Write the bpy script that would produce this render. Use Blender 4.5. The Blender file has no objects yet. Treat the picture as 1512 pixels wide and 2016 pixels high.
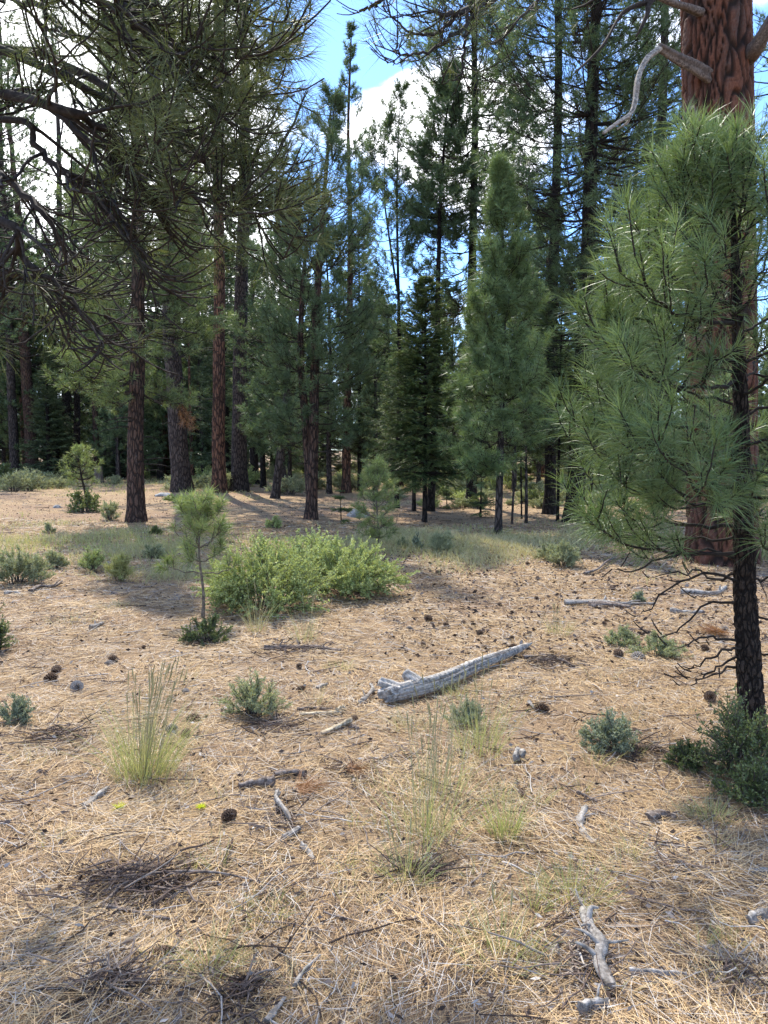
import bpy, math
import numpy as np
from mathutils import Vector

C = bpy.context.scene.collection
SC = bpy.context.scene
R_ = math.radians

# ------------------------------------------------------------------ camera
FPX, CX, CY, HZ, EYE = 1514.0, 756.0, 1008.0, 885.0, 1.6
PITCH = math.atan((CY - HZ) / FPX)
cam_d = bpy.data.cameras.new('camera')
cam = bpy.data.objects.new('camera', cam_d)
C.objects.link(cam)
cam.location = (0, 0, EYE)
cam.rotation_euler = (math.pi / 2 - PITCH, 0, 0)
cam_d.sensor_fit = 'VERTICAL'
cam_d.sensor_height = 36.0
cam_d.sensor_width = 27.0
cam_d.lens = FPX / 2016 * 36
cam_d.clip_start = 0.05
cam_d.clip_end = 2000
SC.camera = cam

# ------------------------------------------------------------------ world, sun, exposure
SUN_EL, SUN_AZ = 54.0, -18.0            # azimuth measured from +Y towards +X
SUN_V = np.array([math.cos(R_(SUN_EL)) * math.sin(R_(SUN_AZ)),
                  math.cos(R_(SUN_EL)) * math.cos(R_(SUN_AZ)), math.sin(R_(SUN_EL))])
SC.view_settings.view_transform = 'Standard'
SC.view_settings.look = 'None'
SC.view_settings.gamma = 1
SC.view_settings.exposure = 1.2
SC.cycles.max_bounces = 6
SC.cycles.diffuse_bounces = 3
SC.cycles.glossy_bounces = 2
SC.cycles.transmission_bounces = 3
SC.cycles.transparent_max_bounces = 4
SC.cycles.use_adaptive_sampling = True
SC.cycles.adaptive_threshold = 0.02

sd = bpy.data.lights.new('sun', 'SUN')
sd.energy = 3.4
sd.angle = R_(0.53)
sd.color = (1.0, 0.94, 0.83)
sun = bpy.data.objects.new('sun', sd)
C.objects.link(sun)
sun.rotation_euler = Vector([-a for a in SUN_V]).to_track_quat('-Z', 'Y').to_euler()


def pray(px, py):
    u, v = (px - CX) / FPX, -(py - CY) / FPX
    return np.array([u, math.cos(PITCH) + v * math.sin(PITCH), -math.sin(PITCH) + v * math.cos(PITCH)])


def at(px, py, Y):
    d = pray(px, py)
    return np.array([0, 0, EYE]) + d * (Y / d[1])


W = bpy.data.worlds.new('World')
SC.world = W
W.use_nodes = True
wt = W.node_tree
wt.nodes.clear()


def N(t, typ, **kw):
    n = t.nodes.new(typ)
    for k, v in kw.items():
        setattr(n, k, v)
    return n


def inp(n, **kw):
    for k, v in kw.items():
        n.inputs[k.replace('_', ' ')].default_value = v
    return n


sky = N(wt, 'ShaderNodeTexSky', sky_type='NISHITA', sun_disc=False, sun_elevation=R_(SUN_EL),
        sun_rotation=R_(SUN_AZ), altitude=1500, air_density=1.0, dust_density=0.5, ozone_density=2.0)
tc = N(wt, 'ShaderNodeTexCoord')
mp = N(wt, 'ShaderNodeMapping')
mp.inputs['Scale'].default_value = (1.0, 1.0, 1.9)
wt.links.new(tc.outputs['Generated'], mp.inputs['Vector'])
nz = N(wt, 'ShaderNodeTexNoise')
inp(nz, Scale=5.2, Detail=9.0, Roughness=0.62, Distortion=0.35)
wt.links.new(mp.outputs['Vector'], nz.inputs['Vector'])


def wmath(op, a, b=None, clamp=False):
    m = N(wt, 'ShaderNodeMath', operation=op, use_clamp=clamp)
    for i, x in enumerate((a, b)):
        if x is None:
            continue
        if isinstance(x, (int, float)):
            m.inputs[i].default_value = x
        else:
            wt.links.new(x, m.inputs[i])
    return m.outputs[0]


# cloud banks: places on the sky where cumulus stands (directions), broken up by noise
acc = None
for (cpx, cpy, rad, amp) in ((725, 225, 0.09, 0.42), (800, 190, 0.11, 0.42), (900, 190, 0.12, 0.4), (980, 260, 0.14, 0.42), (880, 330, 0.13, 0.35), (60, 330, 0.40, 0.36),
                             (110, 240, 0.2, 0.4), (330, 200, 0.22, 0.3), (1320, 80, 0.16, 0.3), (420, 520, 0.15, 0.2), (990, 620, 0.12, 0.15), (700, 40, 0.12, -0.9), (640, 20, 0.12, -0.5), (640, 330, 0.13, -0.36), (1200, 300, 0.3, -0.2),
                             (770, 440, 0.14, -0.4), (880, 60, 0.15, -0.5), (1230, 480, 0.2, -0.2)):
    d = pray(cpx, cpy)
    d = d / np.linalg.norm(d)
    vm = N(wt, 'ShaderNodeVectorMath', operation='DISTANCE')
    wt.links.new(tc.outputs['Generated'], vm.inputs[0])
    vm.inputs[1].default_value = tuple(d)
    q = wmath('MULTIPLY', wmath('SUBTRACT', 1.0, wmath('DIVIDE', vm.outputs['Value'], rad), True), amp)
    acc = q if acc is None else wmath('ADD', acc, q)
cl = wmath('ADD', nz.outputs['Fac'], acc)
ramp = N(wt, 'ShaderNodeMapRange', interpolation_type='SMOOTHSTEP')
inp(ramp, From_Min=0.46, From_Max=0.76)  # low threshold adds unseen cloud outside the view, for whiter ambient light
wt.links.new(cl, ramp.inputs['Value'])
nz2 = N(wt, 'ShaderNodeTexNoise')
inp(nz2, Scale=8.0, Detail=6.0)
wt.links.new(mp.outputs['Vector'], nz2.inputs['Vector'])
ccol = N(wt, 'ShaderNodeMix', data_type='RGBA')
ccol.inputs['A'].default_value = (7.4, 7.7, 8.2, 1)
ccol.inputs['B'].default_value = (13.5, 13.5, 13.7, 1)
wt.links.new(nz2.outputs['Fac'], ccol.inputs['Factor'])
blue = N(wt, 'ShaderNodeMix', data_type='RGBA', blend_type='MULTIPLY')
blue.inputs['Factor'].default_value = 1.0
blue.inputs['B'].default_value = (0.80, 1.0, 1.24, 1)
wt.links.new(sky.outputs[0], blue.inputs['A'])
wmix = N(wt, 'ShaderNodeMix', data_type='RGBA')
wt.links.new(ramp.outputs[0], wmix.inputs['Factor'])
wt.links.new(blue.outputs['Result'], wmix.inputs['A'])
wt.links.new(ccol.outputs['Result'], wmix.inputs['B'])
bg = N(wt, 'ShaderNodeBackground')
bg.inputs['Strength'].default_value = 0.15
wt.links.new(wmix.outputs['Result'], bg.inputs['Color'])
wo = N(wt, 'ShaderNodeOutputWorld')
wt.links.new(bg.outputs[0], wo.inputs['Surface'])


# ------------------------------------------------------------------ terrain
def hz(x, y):
    x = np.asarray(x, float)
    y = np.asarray(y, float)
    near = (np.sin(x * 2.3 + 1.1) * np.sin(y * 1.9 + 0.4) * 0.014 + np.sin(x * 4.7 + y * 3.1) * 0.008
            + np.sin(x * 0.83 + y * 0.41 + 2) * 0.03 + np.sin(y * 0.67 - x * 0.3) * 0.02)
    far = np.sin(x * 0.21 + 1.3) * np.sin(y * 0.17 + 0.6) * 0.10
    return near + far * np.clip((y - 8) / 12, 0, 1)


def gnd(px, py):
    d = pray(px, py)
    z = 0.0
    for _ in range(12):
        t = (z - EYE) / d[2]
        x, y = d[0] * t, d[1] * t
        z = float(hz(x, y))
    return np.array([x, y, z])


# ------------------------------------------------------------------ geometry kit
def nrm(v):
    return v / np.maximum(np.linalg.norm(v, axis=-1, keepdims=True), 1e-9)


def cr(a, b):
    return np.cross(a, b)


class Geo:
    def __init__(self):
        self.v, self.q, self.t, self.c, self.n = [], [], [], [], 0

    def add(self, v, quads=None, tris=None, tint=0.5):
        v = np.asarray(v, float).reshape(-1, 3)
        if quads is not None and len(quads):
            self.q.append(np.asarray(quads, np.int64).reshape(-1, 4) + self.n)
        if tris is not None and len(tris):
            self.t.append(np.asarray(tris, np.int64).reshape(-1, 3) + self.n)
        self.v.append(v)
        self.c.append(np.broadcast_to(np.asarray(tint, float), (len(v),)) if np.ndim(tint) < 2 else np.asarray(tint).reshape(-1))
        self.n += len(v)

    def tubes(self, P, Rr, k=5, tint=0.5, cap=False):
        """P (B,n,3) paths, Rr (B,n) radii."""
        P = np.asarray(P, float)
        B, n = P.shape[:2]
        Rr = np.broadcast_to(Rr, (B, n))
        T = nrm(np.gradient(P, axis=1))
        ref = np.where(np.abs(T[:, :1, 2:3]) > 0.9, np.array([1.0, 0, 0]), np.array([0, 0, 1.0]))
        U = nrm(cr(T, np.broadcast_to(ref, T.shape)))
        V = cr(T, U)
        a = np.arange(k) * 2 * math.pi / k
        ring = (P[:, :, None] + Rr[:, :, None, None] * (np.cos(a)[:, None] * U[:, :, None] + np.sin(a)[:, None] * V[:, :, None]))
        idx = np.arange(B * n * k).reshape(B, n, k)
        i0, i1 = idx[:, :-1], idx[:, 1:]
        q = np.stack([i0, np.roll(i0, -1, 2), np.roll(i1, -1, 2), i1], -1)
        tn = tint
        if np.ndim(tint) == 1 and len(tint) == B:
            tn = np.repeat(tint, n * k)
        self.add(ring, q, None, tn)
        if cap:
            for e in (0, n - 1):
                cv = np.concatenate([ring[:, e], P[:, e:e + 1]], 1)
                ci = np.arange(B * (k + 1)).reshape(B, k + 1)
                tr = np.stack([ci[:, :k], np.roll(ci[:, :k], -1, 1), np.repeat(ci[:, k:], k, 1)], -1)
                self.add(cv, None, tr, tint if np.ndim(tint) == 0 else np.repeat(tint, k + 1))

    def blades(self, base, d, ln, wd, bend=None, seg=1, tint=0.5, rng=None, belly=0.0, side=None):
        """thin tapering strips: base (M,3), d (M,3), ln (M), wd (M), bend (M,3) added * s^2."""
        M = len(base)
        if M == 0:
            return
        d = nrm(d)
        if side is None:
            side = nrm(cr(d, rng.normal(size=(M, 3))))
        ln = np.broadcast_to(ln, (M,))[:, None]
        wd = np.broadcast_to(wd, (M,))[:, None] * 0.5
        rows = []
        for j in range(seg):
            s = j / seg
            p = base + d * ln * s + (0 if bend is None else bend * s * s)
            w = wd * (1 - 0.55 * s + belly * math.sin(math.pi * s))
            rows += [p - side * w, p + side * w]
        rows.append(base + d * ln + (0 if bend is None else bend))
        v = np.stack(rows, 1)
        nv = 2 * seg + 1
        o = np.arange(M)[:, None] * nv
        q = None
        if seg > 1:
            q = np.concatenate([o + np.array([[2 * j, 2 * j + 1, 2 * j + 3, 2 * j + 2]]) for j in range(seg - 1)], 0)
        t = o + np.array([[2 * seg - 2, 2 * seg - 1, 2 * seg]])
        tn = np.repeat(np.broadcast_to(tint, (M,)), nv)
        self.add(v, q, t, tn)

    def leaves(self, base, d, ln, wd, rng, tint=0.5):
        M = len(base)
        d = nrm(d)
        side = nrm(cr(d, rng.normal(size=(M, 3))))
        ln = np.broadcast_to(ln, (M,))[:, None]
        wd = np.broadcast_to(wd, (M,))[:, None]
        v = np.stack([base, base + d * ln * 0.55 - side * wd * 0.5, base + d * ln, base + d * ln * 0.55 + side * wd * 0.5], 1)
        q = np.arange(M * 4).reshape(M, 4)
        self.add(v, q, None, np.repeat(np.broadcast_to(tint, (M,)), 4))

    def build(self, name, mat, parent=None, smooth=False):
        me = bpy.data.meshes.new(name)
        v = np.concatenate(self.v).astype(np.float32)
        q = np.concatenate(self.q) if self.q else np.zeros((0, 4), np.int64)
        t = np.concatenate(self.t) if self.t else np.zeros((0, 3), np.int64)
        me.vertices.add(len(v))
        me.vertices.foreach_set('co', v.ravel())
        li = np.concatenate([q.ravel(), t.ravel()]).astype(np.int32)
        me.loops.add(len(li))
        me.loops.foreach_set('vertex_index', li)
        ls = np.concatenate([np.arange(len(q)) * 4, len(q) * 4 + np.arange(len(t)) * 3]).astype(np.int32)
        me.polygons.add(len(ls))
        me.polygons.foreach_set('loop_start', ls)
        if smooth:
            me.polygons.foreach_set('use_smooth', np.ones(len(ls), bool))
        a = me.attributes.new('tint', 'FLOAT', 'POINT')
        a.data.foreach_set('value', np.concatenate(self.c).astype(np.float32))
        me.update(calc_edges=True)
        me.materials.append(mat)
        o = bpy.data.objects.new(name, me)
        C.objects.link(o)
        if parent is not None:
            o.parent = parent
        return o


def tag(o, label=None, cat=None, group=None, kind=None):
    if label:
        o['label'] = label
    if cat:
        o['category'] = cat
    if group:
        o['group'] = group
    if kind:
        o['kind'] = kind
    return o


def empty(name, loc, label, cat, group=None):
    o = bpy.data.objects.new(name, None)
    C.objects.link(o)
    o.empty_display_size = 0.1
    o.location = tuple(float(a) for a in loc)
    return tag(o, label, cat, group)


def copy_tree(o, loc, rot=0.0, scale=1.0, label=None, group=None):
    r = o.copy()
    C.objects.link(r)
    r.location = tuple(float(a) for a in loc)
    r.rotation_euler = (0, 0, rot)
    s = scale if isinstance(scale, tuple) else (scale, scale, scale)
    r.scale = s
    if label:
        r['label'] = label
    if group:
        r['group'] = group
    for ch in list(o.children):
        c = ch.copy()
        C.objects.link(c)
        c.parent = r
        for g in list(ch.children):
            d = g.copy()
            C.objects.link(d)
            d.parent = c
    return r


def worley(u, v, per, cell, seed):
    """F1, F2 distances on a (u periodic in `per` cells) jittered grid with unit cells."""
    rg = np.random.default_rng(seed)
    J = rg.random((per, cell, 2))
    iu, iv = np.floor(u).astype(int), np.floor(v).astype(int)
    f1 = np.full(u.shape, 9.0)
    f2 = np.full(u.shape, 9.0)
    for a in (-1, 0, 1):
        for b in (-1, 0, 1):
            cu, cv = iu + a, iv + b
            j = J[cu % per, cv % cell]
            dd = np.hypot(cu + j[..., 0] - u, cv + j[..., 1] - v)
            f2 = np.where(dd < f1, f1, np.minimum(f2, dd))
            f1 = np.minimum(f1, dd)
    return f1, f2


# ------------------------------------------------------------------ materials
def new_mat(name):
    m = bpy.data.materials.new(name)
    m.use_nodes = True
    t = m.node_tree
    t.nodes.clear()
    out = N(t, 'ShaderNodeOutputMaterial')
    return m, t, out


def mixc(t, fac, a, b, mode='MIX'):
    n = N(t, 'ShaderNodeMix', data_type='RGBA', blend_type=mode)
    for s, x in (('Factor', fac), ('A', a), ('B', b)):
        if hasattr(x, 'is_output'):
            t.links.new(x, n.inputs[s])
        elif s == 'Factor':
            n.inputs[s].default_value = x
        else:
            n.inputs[s].default_value = (*x, 1)
    return n.outputs['Result']


def noise(t, vec, scale, detail=4, rough=0.55, dist=0.0):
    n = N(t, 'ShaderNodeTexNoise')
    inp(n, Scale=scale, Detail=detail, Roughness=rough, Distortion=dist)
    if vec is not None:
        t.links.new(vec, n.inputs['Vector'])
    return n.outputs['Fac']


def rng_map(t, x, a, b, c=0.0, d=1.0):
    n = N(t, 'ShaderNodeMapRange', interpolation_type='SMOOTHSTEP')
    inp(n, From_Min=a, From_Max=b, To_Min=c, To_Max=d)
    t.links.new(x, n.inputs['Value'])
    return n.outputs[0]


def leaf_mat(name, dark, light, trans=0.3, rough=0.45, spec=0.4, tcol=None):
    m, t, out = new_mat(name)
    at_ = N(t, 'ShaderNodeAttribute', attribute_name='tint')
    col = mixc(t, at_.outputs['Fac'], dark, light)
    p = N(t, 'ShaderNodeBsdfPrincipled')
    inp(p, Roughness=rough)
    p.inputs['Specular IOR Level'].default_value = spec
    t.links.new(col, p.inputs['Base Color'])
    tr = N(t, 'ShaderNodeBsdfTranslucent')
    t.links.new(mixc(t, 1.0, col, tcol or (1.1, 1.1, 0.6), 'MULTIPLY'), tr.inputs['Color'])
    mx = N(t, 'ShaderNodeMixShader')
    mx.inputs[0].default_value = trans
    t.links.new(p.outputs[0], mx.inputs[1])
    t.links.new(tr.outputs[0], mx.inputs[2])
    t.links.new(mx.outputs[0], out.inputs['Surface'])
    return m


def bark_mat(name, plate, plate2, furrow, sxy=9.0, sz=2.6, bump=0.5, use_attr=False):
    m, t, out = new_mat(name)
    tcd = N(t, 'ShaderNodeTexCoord')
    mpn = N(t, 'ShaderNodeMapping')
    mpn.inputs['Scale'].default_value = (sxy, sxy, sz)
    t.links.new(tcd.outputs['Object'], mpn.inputs['Vector'])
    nd = N(t, 'ShaderNodeTexNoise')
    inp(nd, Scale=1.3, Detail=3.0)
    t.links.new(mpn.outputs[0], nd.inputs['Vector'])
    vadd = N(t, 'ShaderNodeVectorMath', operation='MULTIPLY_ADD')
    t.links.new(nd.outputs['Color'], vadd.inputs[0])
    vadd.inputs[1].default_value = (0.9, 0.9, 0.9)
    t.links.new(mpn.outputs[0], vadd.inputs[2])
    if use_attr:
        a = N(t, 'ShaderNodeAttribute', attribute_name='tint')
        edge = a.outputs['Fac']
    else:
        vo = N(t, 'ShaderNodeTexVoronoi', feature='DISTANCE_TO_EDGE')
        inp(vo, Scale=1.0, Randomness=1.0)
        t.links.new(vadd.outputs[0], vo.inputs['Vector'])
        edge = rng_map(t, vo.outputs['Distance'], 0.02, 0.22)
    fine = noise(t, mpn.outputs[0], 7.0, 6, 0.65)
    big = noise(t, mpn.outputs[0], 0.55, 3, 0.5)
    pl = mixc(t, rng_map(t, big, 0.35, 0.65), plate, plate2)
    pl = mixc(t, rng_map(t, fine, 0.3, 0.7), tuple(c * 0.55 for c in plate), pl)
    col = mixc(t, edge, furrow, pl)
    p = N(t, 'ShaderNodeBsdfPrincipled')
    inp(p, Roughness=0.9)
    p.inputs['Specular IOR Level'].default_value = 0.15
    t.links.new(col, p.inputs['Base Color'])
    hsum = N(t, 'ShaderNodeMath', operation='MULTIPLY_ADD')
    t.links.new(fine, hsum.inputs[0])
    hsum.inputs[1].default_value = 0.5
    t.links.new(edge, hsum.inputs[2])
    bp = N(t, 'ShaderNodeBump')
    inp(bp, Strength=bump, Distance=0.04)
    t.links.new(hsum.outputs[0], bp.inputs['Height'])
    t.links.new(bp.outputs[0], p.inputs['Normal'])
    t.links.new(p.outputs[0], out.inputs['Surface'])
    return m


def wood_mat(name, a, b, sc=(30, 30, 4)):
    m, t, out = new_mat(name)
    at_ = N(t, 'ShaderNodeAttribute', attribute_name='tint')
    tcd = N(t, 'ShaderNodeTexCoord')
    n1 = noise(t, tcd.outputs['Object'], 35, 5, 0.7)
    n2 = noise(t, tcd.outputs['Object'], 6, 3, 0.5)
    c = mixc(t, at_.outputs['Fac'], a, b)
    c = mixc(t, rng_map(t, n1, 0.35, 0.65), tuple(x * 0.45 for x in a), c)
    c = mixc(t, rng_map(t, n2, 0.4, 0.8, 0.0, 0.5), c, tuple(x * 0.7 for x in b))
    n3 = noise(t, tcd.outputs['Object'], 2.7, 5, 0.65)
    c = mixc(t, rng_map(t, n3, 0.5, 0.68, 0.0, 0.65), c, (a[0] * 0.75, a[1] * 0.62, a[2] * 0.5))
    p = N(t, 'ShaderNodeBsdfPrincipled')
    inp(p, Roughness=0.85)
    p.inputs['Specular IOR Level'].default_value = 0.2
    t.links.new(c, p.inputs['Base Color'])
    bp = N(t, 'ShaderNodeBump')
    inp(bp, Strength=0.4, Distance=0.01)
    t.links.new(n1, bp.inputs['Height'])
    t.links.new(bp.outputs[0], p.inputs['Normal'])
    t.links.new(p.outputs[0], out.inputs['Surface'])
    return m


def ramp_mat(name, stops, rough=0.75, spec=0.25, trans=0.0):
    """colour picked along `stops` by the tint attribute (straws, cones, twigs of mixed age)."""
    m, t, out = new_mat(name)
    at_ = N(t, 'ShaderNodeAttribute', attribute_name='tint')
    r = N(t, 'ShaderNodeValToRGB')
    el = r.color_ramp.elements
    while len(el) < len(stops):
        el.new(0.5)
    for e, (pos, col) in zip(el, stops):
        e.position = pos
        e.color = (*col, 1)
    t.links.new(at_.outputs['Fac'], r.inputs[0])
    p = N(t, 'ShaderNodeBsdfPrincipled')
    inp(p, Roughness=rough)
    p.inputs['Specular IOR Level'].default_value = spec
    t.links.new(r.outputs[0], p.inputs['Base Color'])
    last = p.outputs[0]
    if trans:
        tr = N(t, 'ShaderNodeBsdfTranslucent')
        t.links.new(r.outputs[0], tr.inputs['Color'])
        mx = N(t, 'ShaderNodeMixShader')
        mx.inputs[0].default_value = trans
        t.links.new(last, mx.inputs[1])
        t.links.new(tr.outputs[0], mx.inputs[2])
        last = mx.outputs[0]
    t.links.new(last, out.inputs['Surface'])
    return m


M = {}
M['needle'] = leaf_mat('pine_needles', (0.055, 0.072, 0.030), (0.19, 0.21, 0.095), 0.38)
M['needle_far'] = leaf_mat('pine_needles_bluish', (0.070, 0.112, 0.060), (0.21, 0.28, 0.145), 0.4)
M['needle_young'] = leaf_mat('young_pine_needles', (0.090, 0.145, 0.058), (0.26, 0.34, 0.145), 0.30, 0.42, 0.45)
M['needle_sapling'] = leaf_mat('sapling_needles', (0.14, 0.19, 0.07), (0.36, 0.42, 0.19), 0.4)
M['needle_mid'] = leaf_mat('fresh_pine_needles', (0.10, 0.145, 0.058), (0.29, 0.35, 0.15), 0.4)
M['needle_over'] = leaf_mat('overhang_pine_needles', (0.052, 0.068, 0.028), (0.18, 0.20, 0.09), 0.4)  # slightly darker olive, tuned for the overhanging pine
M['needle_dead'] = leaf_mat('dead_needles', (0.22, 0.10, 0.04), (0.42, 0.22, 0.10), 0.2)
M['needle_gold'] = leaf_mat('yellowing_needles', (0.12, 0.12, 0.03), (0.22, 0.21, 0.06), 0.3)
M['fir'] = leaf_mat('fir_needles', (0.042, 0.072, 0.028), (0.25, 0.32, 0.10), 0.3)  # light end is the painted sunlit look of the bough tips
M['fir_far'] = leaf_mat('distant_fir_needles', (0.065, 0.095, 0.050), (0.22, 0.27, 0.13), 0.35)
M['bark_red'] = bark_mat('red_pine_bark', (0.185, 0.075, 0.045), (0.115, 0.078, 0.064), (0.024, 0.016, 0.013), 9, 2.6, 0.5, True)
M['bark_brown'] = bark_mat('brown_pine_bark', (0.175, 0.095, 0.066), (0.15, 0.105, 0.085), (0.035, 0.024, 0.02), 16, 4.0, 0.9)
M['bark_redfar'] = bark_mat('reddish_pine_bark', (0.27, 0.13, 0.08), (0.19, 0.12, 0.09), (0.04, 0.025, 0.02), 12, 3.0, 0.9)
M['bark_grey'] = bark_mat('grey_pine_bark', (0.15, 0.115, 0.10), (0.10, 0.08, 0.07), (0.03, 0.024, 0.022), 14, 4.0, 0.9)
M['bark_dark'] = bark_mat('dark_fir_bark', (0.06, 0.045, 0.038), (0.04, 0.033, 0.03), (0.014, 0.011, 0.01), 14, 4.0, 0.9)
M['bark_young'] = bark_mat('young_pine_bark', (0.10, 0.072, 0.056), (0.14, 0.10, 0.08), (0.022, 0.017, 0.015), 42, 13.0, 1.0)
M['limb'] = wood_mat('limb_bark', (0.032, 0.025, 0.021), (0.065, 0.05, 0.042))
M['limb_warm'] = wood_mat('limb_bark_warm', (0.12, 0.09, 0.075), (0.25, 0.20, 0.17))
M['stem'] = wood_mat('sapling_stem', (0.16, 0.13, 0.10), (0.26, 0.22, 0.17))
M['dead'] = wood_mat('weathered_wood', (0.23, 0.205, 0.18), (0.52, 0.48, 0.43))
M['log'] = wood_mat('silver_log_wood', (0.33, 0.30, 0.27), (0.70, 0.66, 0.60))
M['deadbrown'] = wood_mat('brown_dead_wood', (0.14, 0.10, 0.08), (0.36, 0.31, 0.27))
M['pale'] = wood_mat('pale_split_wood', (0.50, 0.40, 0.26), (0.75, 0.66, 0.50))
M['shrub_green'] = leaf_mat('bright_shrub_leaves', (0.26, 0.32, 0.12), (0.55, 0.60, 0.29), 0.35, 0.5, 0.3)
M['shrub_dark'] = leaf_mat('dark_shrub_leaves', (0.085, 0.115, 0.045), (0.22, 0.26, 0.11), 0.35)
M['shrub_sage'] = leaf_mat('sage_leaves', (0.22, 0.25, 0.145), (0.46, 0.47, 0.30), 0.3, 0.7, 0.15)
M['shrub_blue'] = leaf_mat('bluish_shrub_leaves', (0.19, 0.22, 0.15), (0.38, 0.41, 0.29), 0.25, 0.7, 0.15)
M['shrub_stem'] = wood_mat('shrub_stems', (0.10, 0.08, 0.065), (0.22, 0.18, 0.15))
M['grass'] = leaf_mat('green_grass', (0.26, 0.30, 0.11), (0.54, 0.50, 0.25), 0.35, 0.5, 0.3)
M['grass_dry'] = leaf_mat('straw_grass', (0.33, 0.31, 0.17), (0.56, 0.50, 0.31), 0.3, 0.6, 0.2)
M['seed'] = leaf_mat('grass_heads', (0.30, 0.26, 0.13), (0.46, 0.41, 0.22), 0.2, 0.7, 0.1)
M['lichen'] = leaf_mat('wolf_lichen', (0.50, 0.55, 0.03), (0.75, 0.78, 0.08), 0.3, 0.8, 0.1)
M['litter'] = ramp_mat('dry_needles', [(0.0, (0.12, 0.085, 0.06)), (0.25, (0.28, 0.175, 0.09)), (0.55, (0.52, 0.345, 0.17)), (0.8, (0.68, 0.49, 0.25)), (1.0, (0.52, 0.47, 0.41))], 0.6, 0.35, 0.1)
M['debris'] = ramp_mat('forest_debris', [(0.0, (0.05, 0.035, 0.028)), (0.4, (0.14, 0.10, 0.08)), (0.75, (0.28, 0.23, 0.19)), (1.0, (0.52, 0.48, 0.43))], 0.85, 0.1)
M['cone'] = ramp_mat('pine_cone_scales', [(0.0, (0.05, 0.032, 0.022)), (0.5, (0.14, 0.085, 0.055)), (1.0, (0.30, 0.21, 0.14))], 0.7, 0.2)
M['cone_grey'] = ramp_mat('weathered_cone_scales', [(0.0, (0.14, 0.12, 0.10)), (0.5, (0.30, 0.26, 0.23)), (1.0, (0.46, 0.42, 0.38))], 0.8, 0.1)


def rock_mat():
    m, t, out = new_mat('grey_rock')
    tcd = N(t, 'ShaderNodeTexCoord')
    n1 = noise(t, tcd.outputs['Object'], 14, 6, 0.7)
    p = N(t, 'ShaderNodeBsdfPrincipled')
    inp(p, Roughness=0.9)
    t.links.new(mixc(t, n1, (0.16, 0.16, 0.16), (0.42, 0.42, 0.41)), p.inputs['Base Color'])
    bp = N(t, 'ShaderNodeBump')
    inp(bp, Strength=0.6, Distance=0.05)
    t.links.new(n1, bp.inputs['Height'])
    t.links.new(bp.outputs[0], p.inputs['Normal'])
    t.links.new(p.outputs[0], out.inputs['Surface'])
    return m


M['rock'] = rock_mat()


def ground_mat():
    m, t, out = new_mat('forest_floor')
    tcd = N(t, 'ShaderNodeTexCoord')
    v = tcd.outputs['Object']
    big = noise(t, v, 0.35, 4, 0.55)
    mid = noise(t, v, 1.6, 6, 0.62)
    cl_ = noise(t, v, 9.0, 6, 0.68)
    fine = noise(t, v, 55.0, 5, 0.7)
    mp1 = N(t, 'ShaderNodeMapping')
    mp1.inputs['Rotation'].default_value = (0, 0, 0.6)
    mp1.inputs['Scale'].default_value = (20, 220, 20)
    t.links.new(v, mp1.inputs['Vector'])
    st1 = noise(t, mp1.outputs[0], 1.0, 3, 0.6, 1.2)
    mp2 = N(t, 'ShaderNodeMapping')
    mp2.inputs['Rotation'].default_value = (0, 0, -0.9)
    mp2.inputs['Scale'].default_value = (18, 240, 20)
    t.links.new(v, mp2.inputs['Vector'])
    st2 = noise(t, mp2.outputs[0], 1.0, 3, 0.6, 1.2)
    sm = N(t, 'ShaderNodeMath', operation='MAXIMUM')
    t.links.new(st1, sm.inputs[0])
    t.links.new(st2, sm.inputs[1])
    tan = mixc(t, rng_map(t, mid, 0.35, 0.65), (0.40, 0.275, 0.16), (0.50, 0.36, 0.21))
    tan = mixc(t, rng_map(t, big, 0.42, 0.62), tan, (0.36, 0.245, 0.155))
    grey = mixc(t, fine, (0.20, 0.15, 0.12), (0.42, 0.36, 0.30))
    c = mixc(t, rng_map(t, cl_, 0.52, 0.70, 0, 0.75), tan, grey)
    c = mixc(t, rng_map(t, sm.outputs[0], 0.42, 0.62), mixc(t, 0.55, c, (0.07, 0.048, 0.035)), c)
    c = mixc(t, rng_map(t, fine, 0.28, 0.5), (0.10, 0.07, 0.05), c)
    p = N(t, 'ShaderNodeBsdfPrincipled')
    inp(p, Roughness=0.95)
    p.inputs['Specular IOR Level'].default_value = 0.1
    t.links.new(c, p.inputs['Base Color'])
    bp = N(t, 'ShaderNodeBump')
    inp(bp, Strength=0.8, Distance=0.03)
    hs = N(t, 'ShaderNodeMath', operation='ADD')
    t.links.new(cl_, hs.inputs[0])
    t.links.new(fine, hs.inputs[1])
    t.links.new(hs.outputs[0], bp.inputs['Height'])
    t.links.new(bp.outputs[0], p.inputs['Normal'])
    t.links.new(p.outputs[0], out.inputs['Surface'])
    return m


M['ground'] = ground_mat()

# ------------------------------------------------------------------ ground
n_g = 420
sx = np.linspace(-1, 1, n_g)
gx = np.sign(sx) * (np.abs(sx) * 12 + np.abs(sx) ** 7 * 500)
sy = np.linspace(0, 1, n_g)
gy = -12 + sy * 36 + sy ** 8 * 700
gy[:8] = np.linspace(-300, gy[8], 9)[:8]
GX, GY = np.meshgrid(gx, gy)
g = Geo()
ii = np.arange(n_g * n_g).reshape(n_g, n_g)
g.add(np.stack([GX, GY, hz(GX, GY)], -1), np.stack([ii[:-1, :-1], ii[:-1, 1:], ii[1:, 1:], ii[1:, :-1]], -1))
tag(g.build('ground', M['ground'], None, True), 'dry forest floor of brown pine needles, duff and twigs', 'ground', kind='structure')


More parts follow.
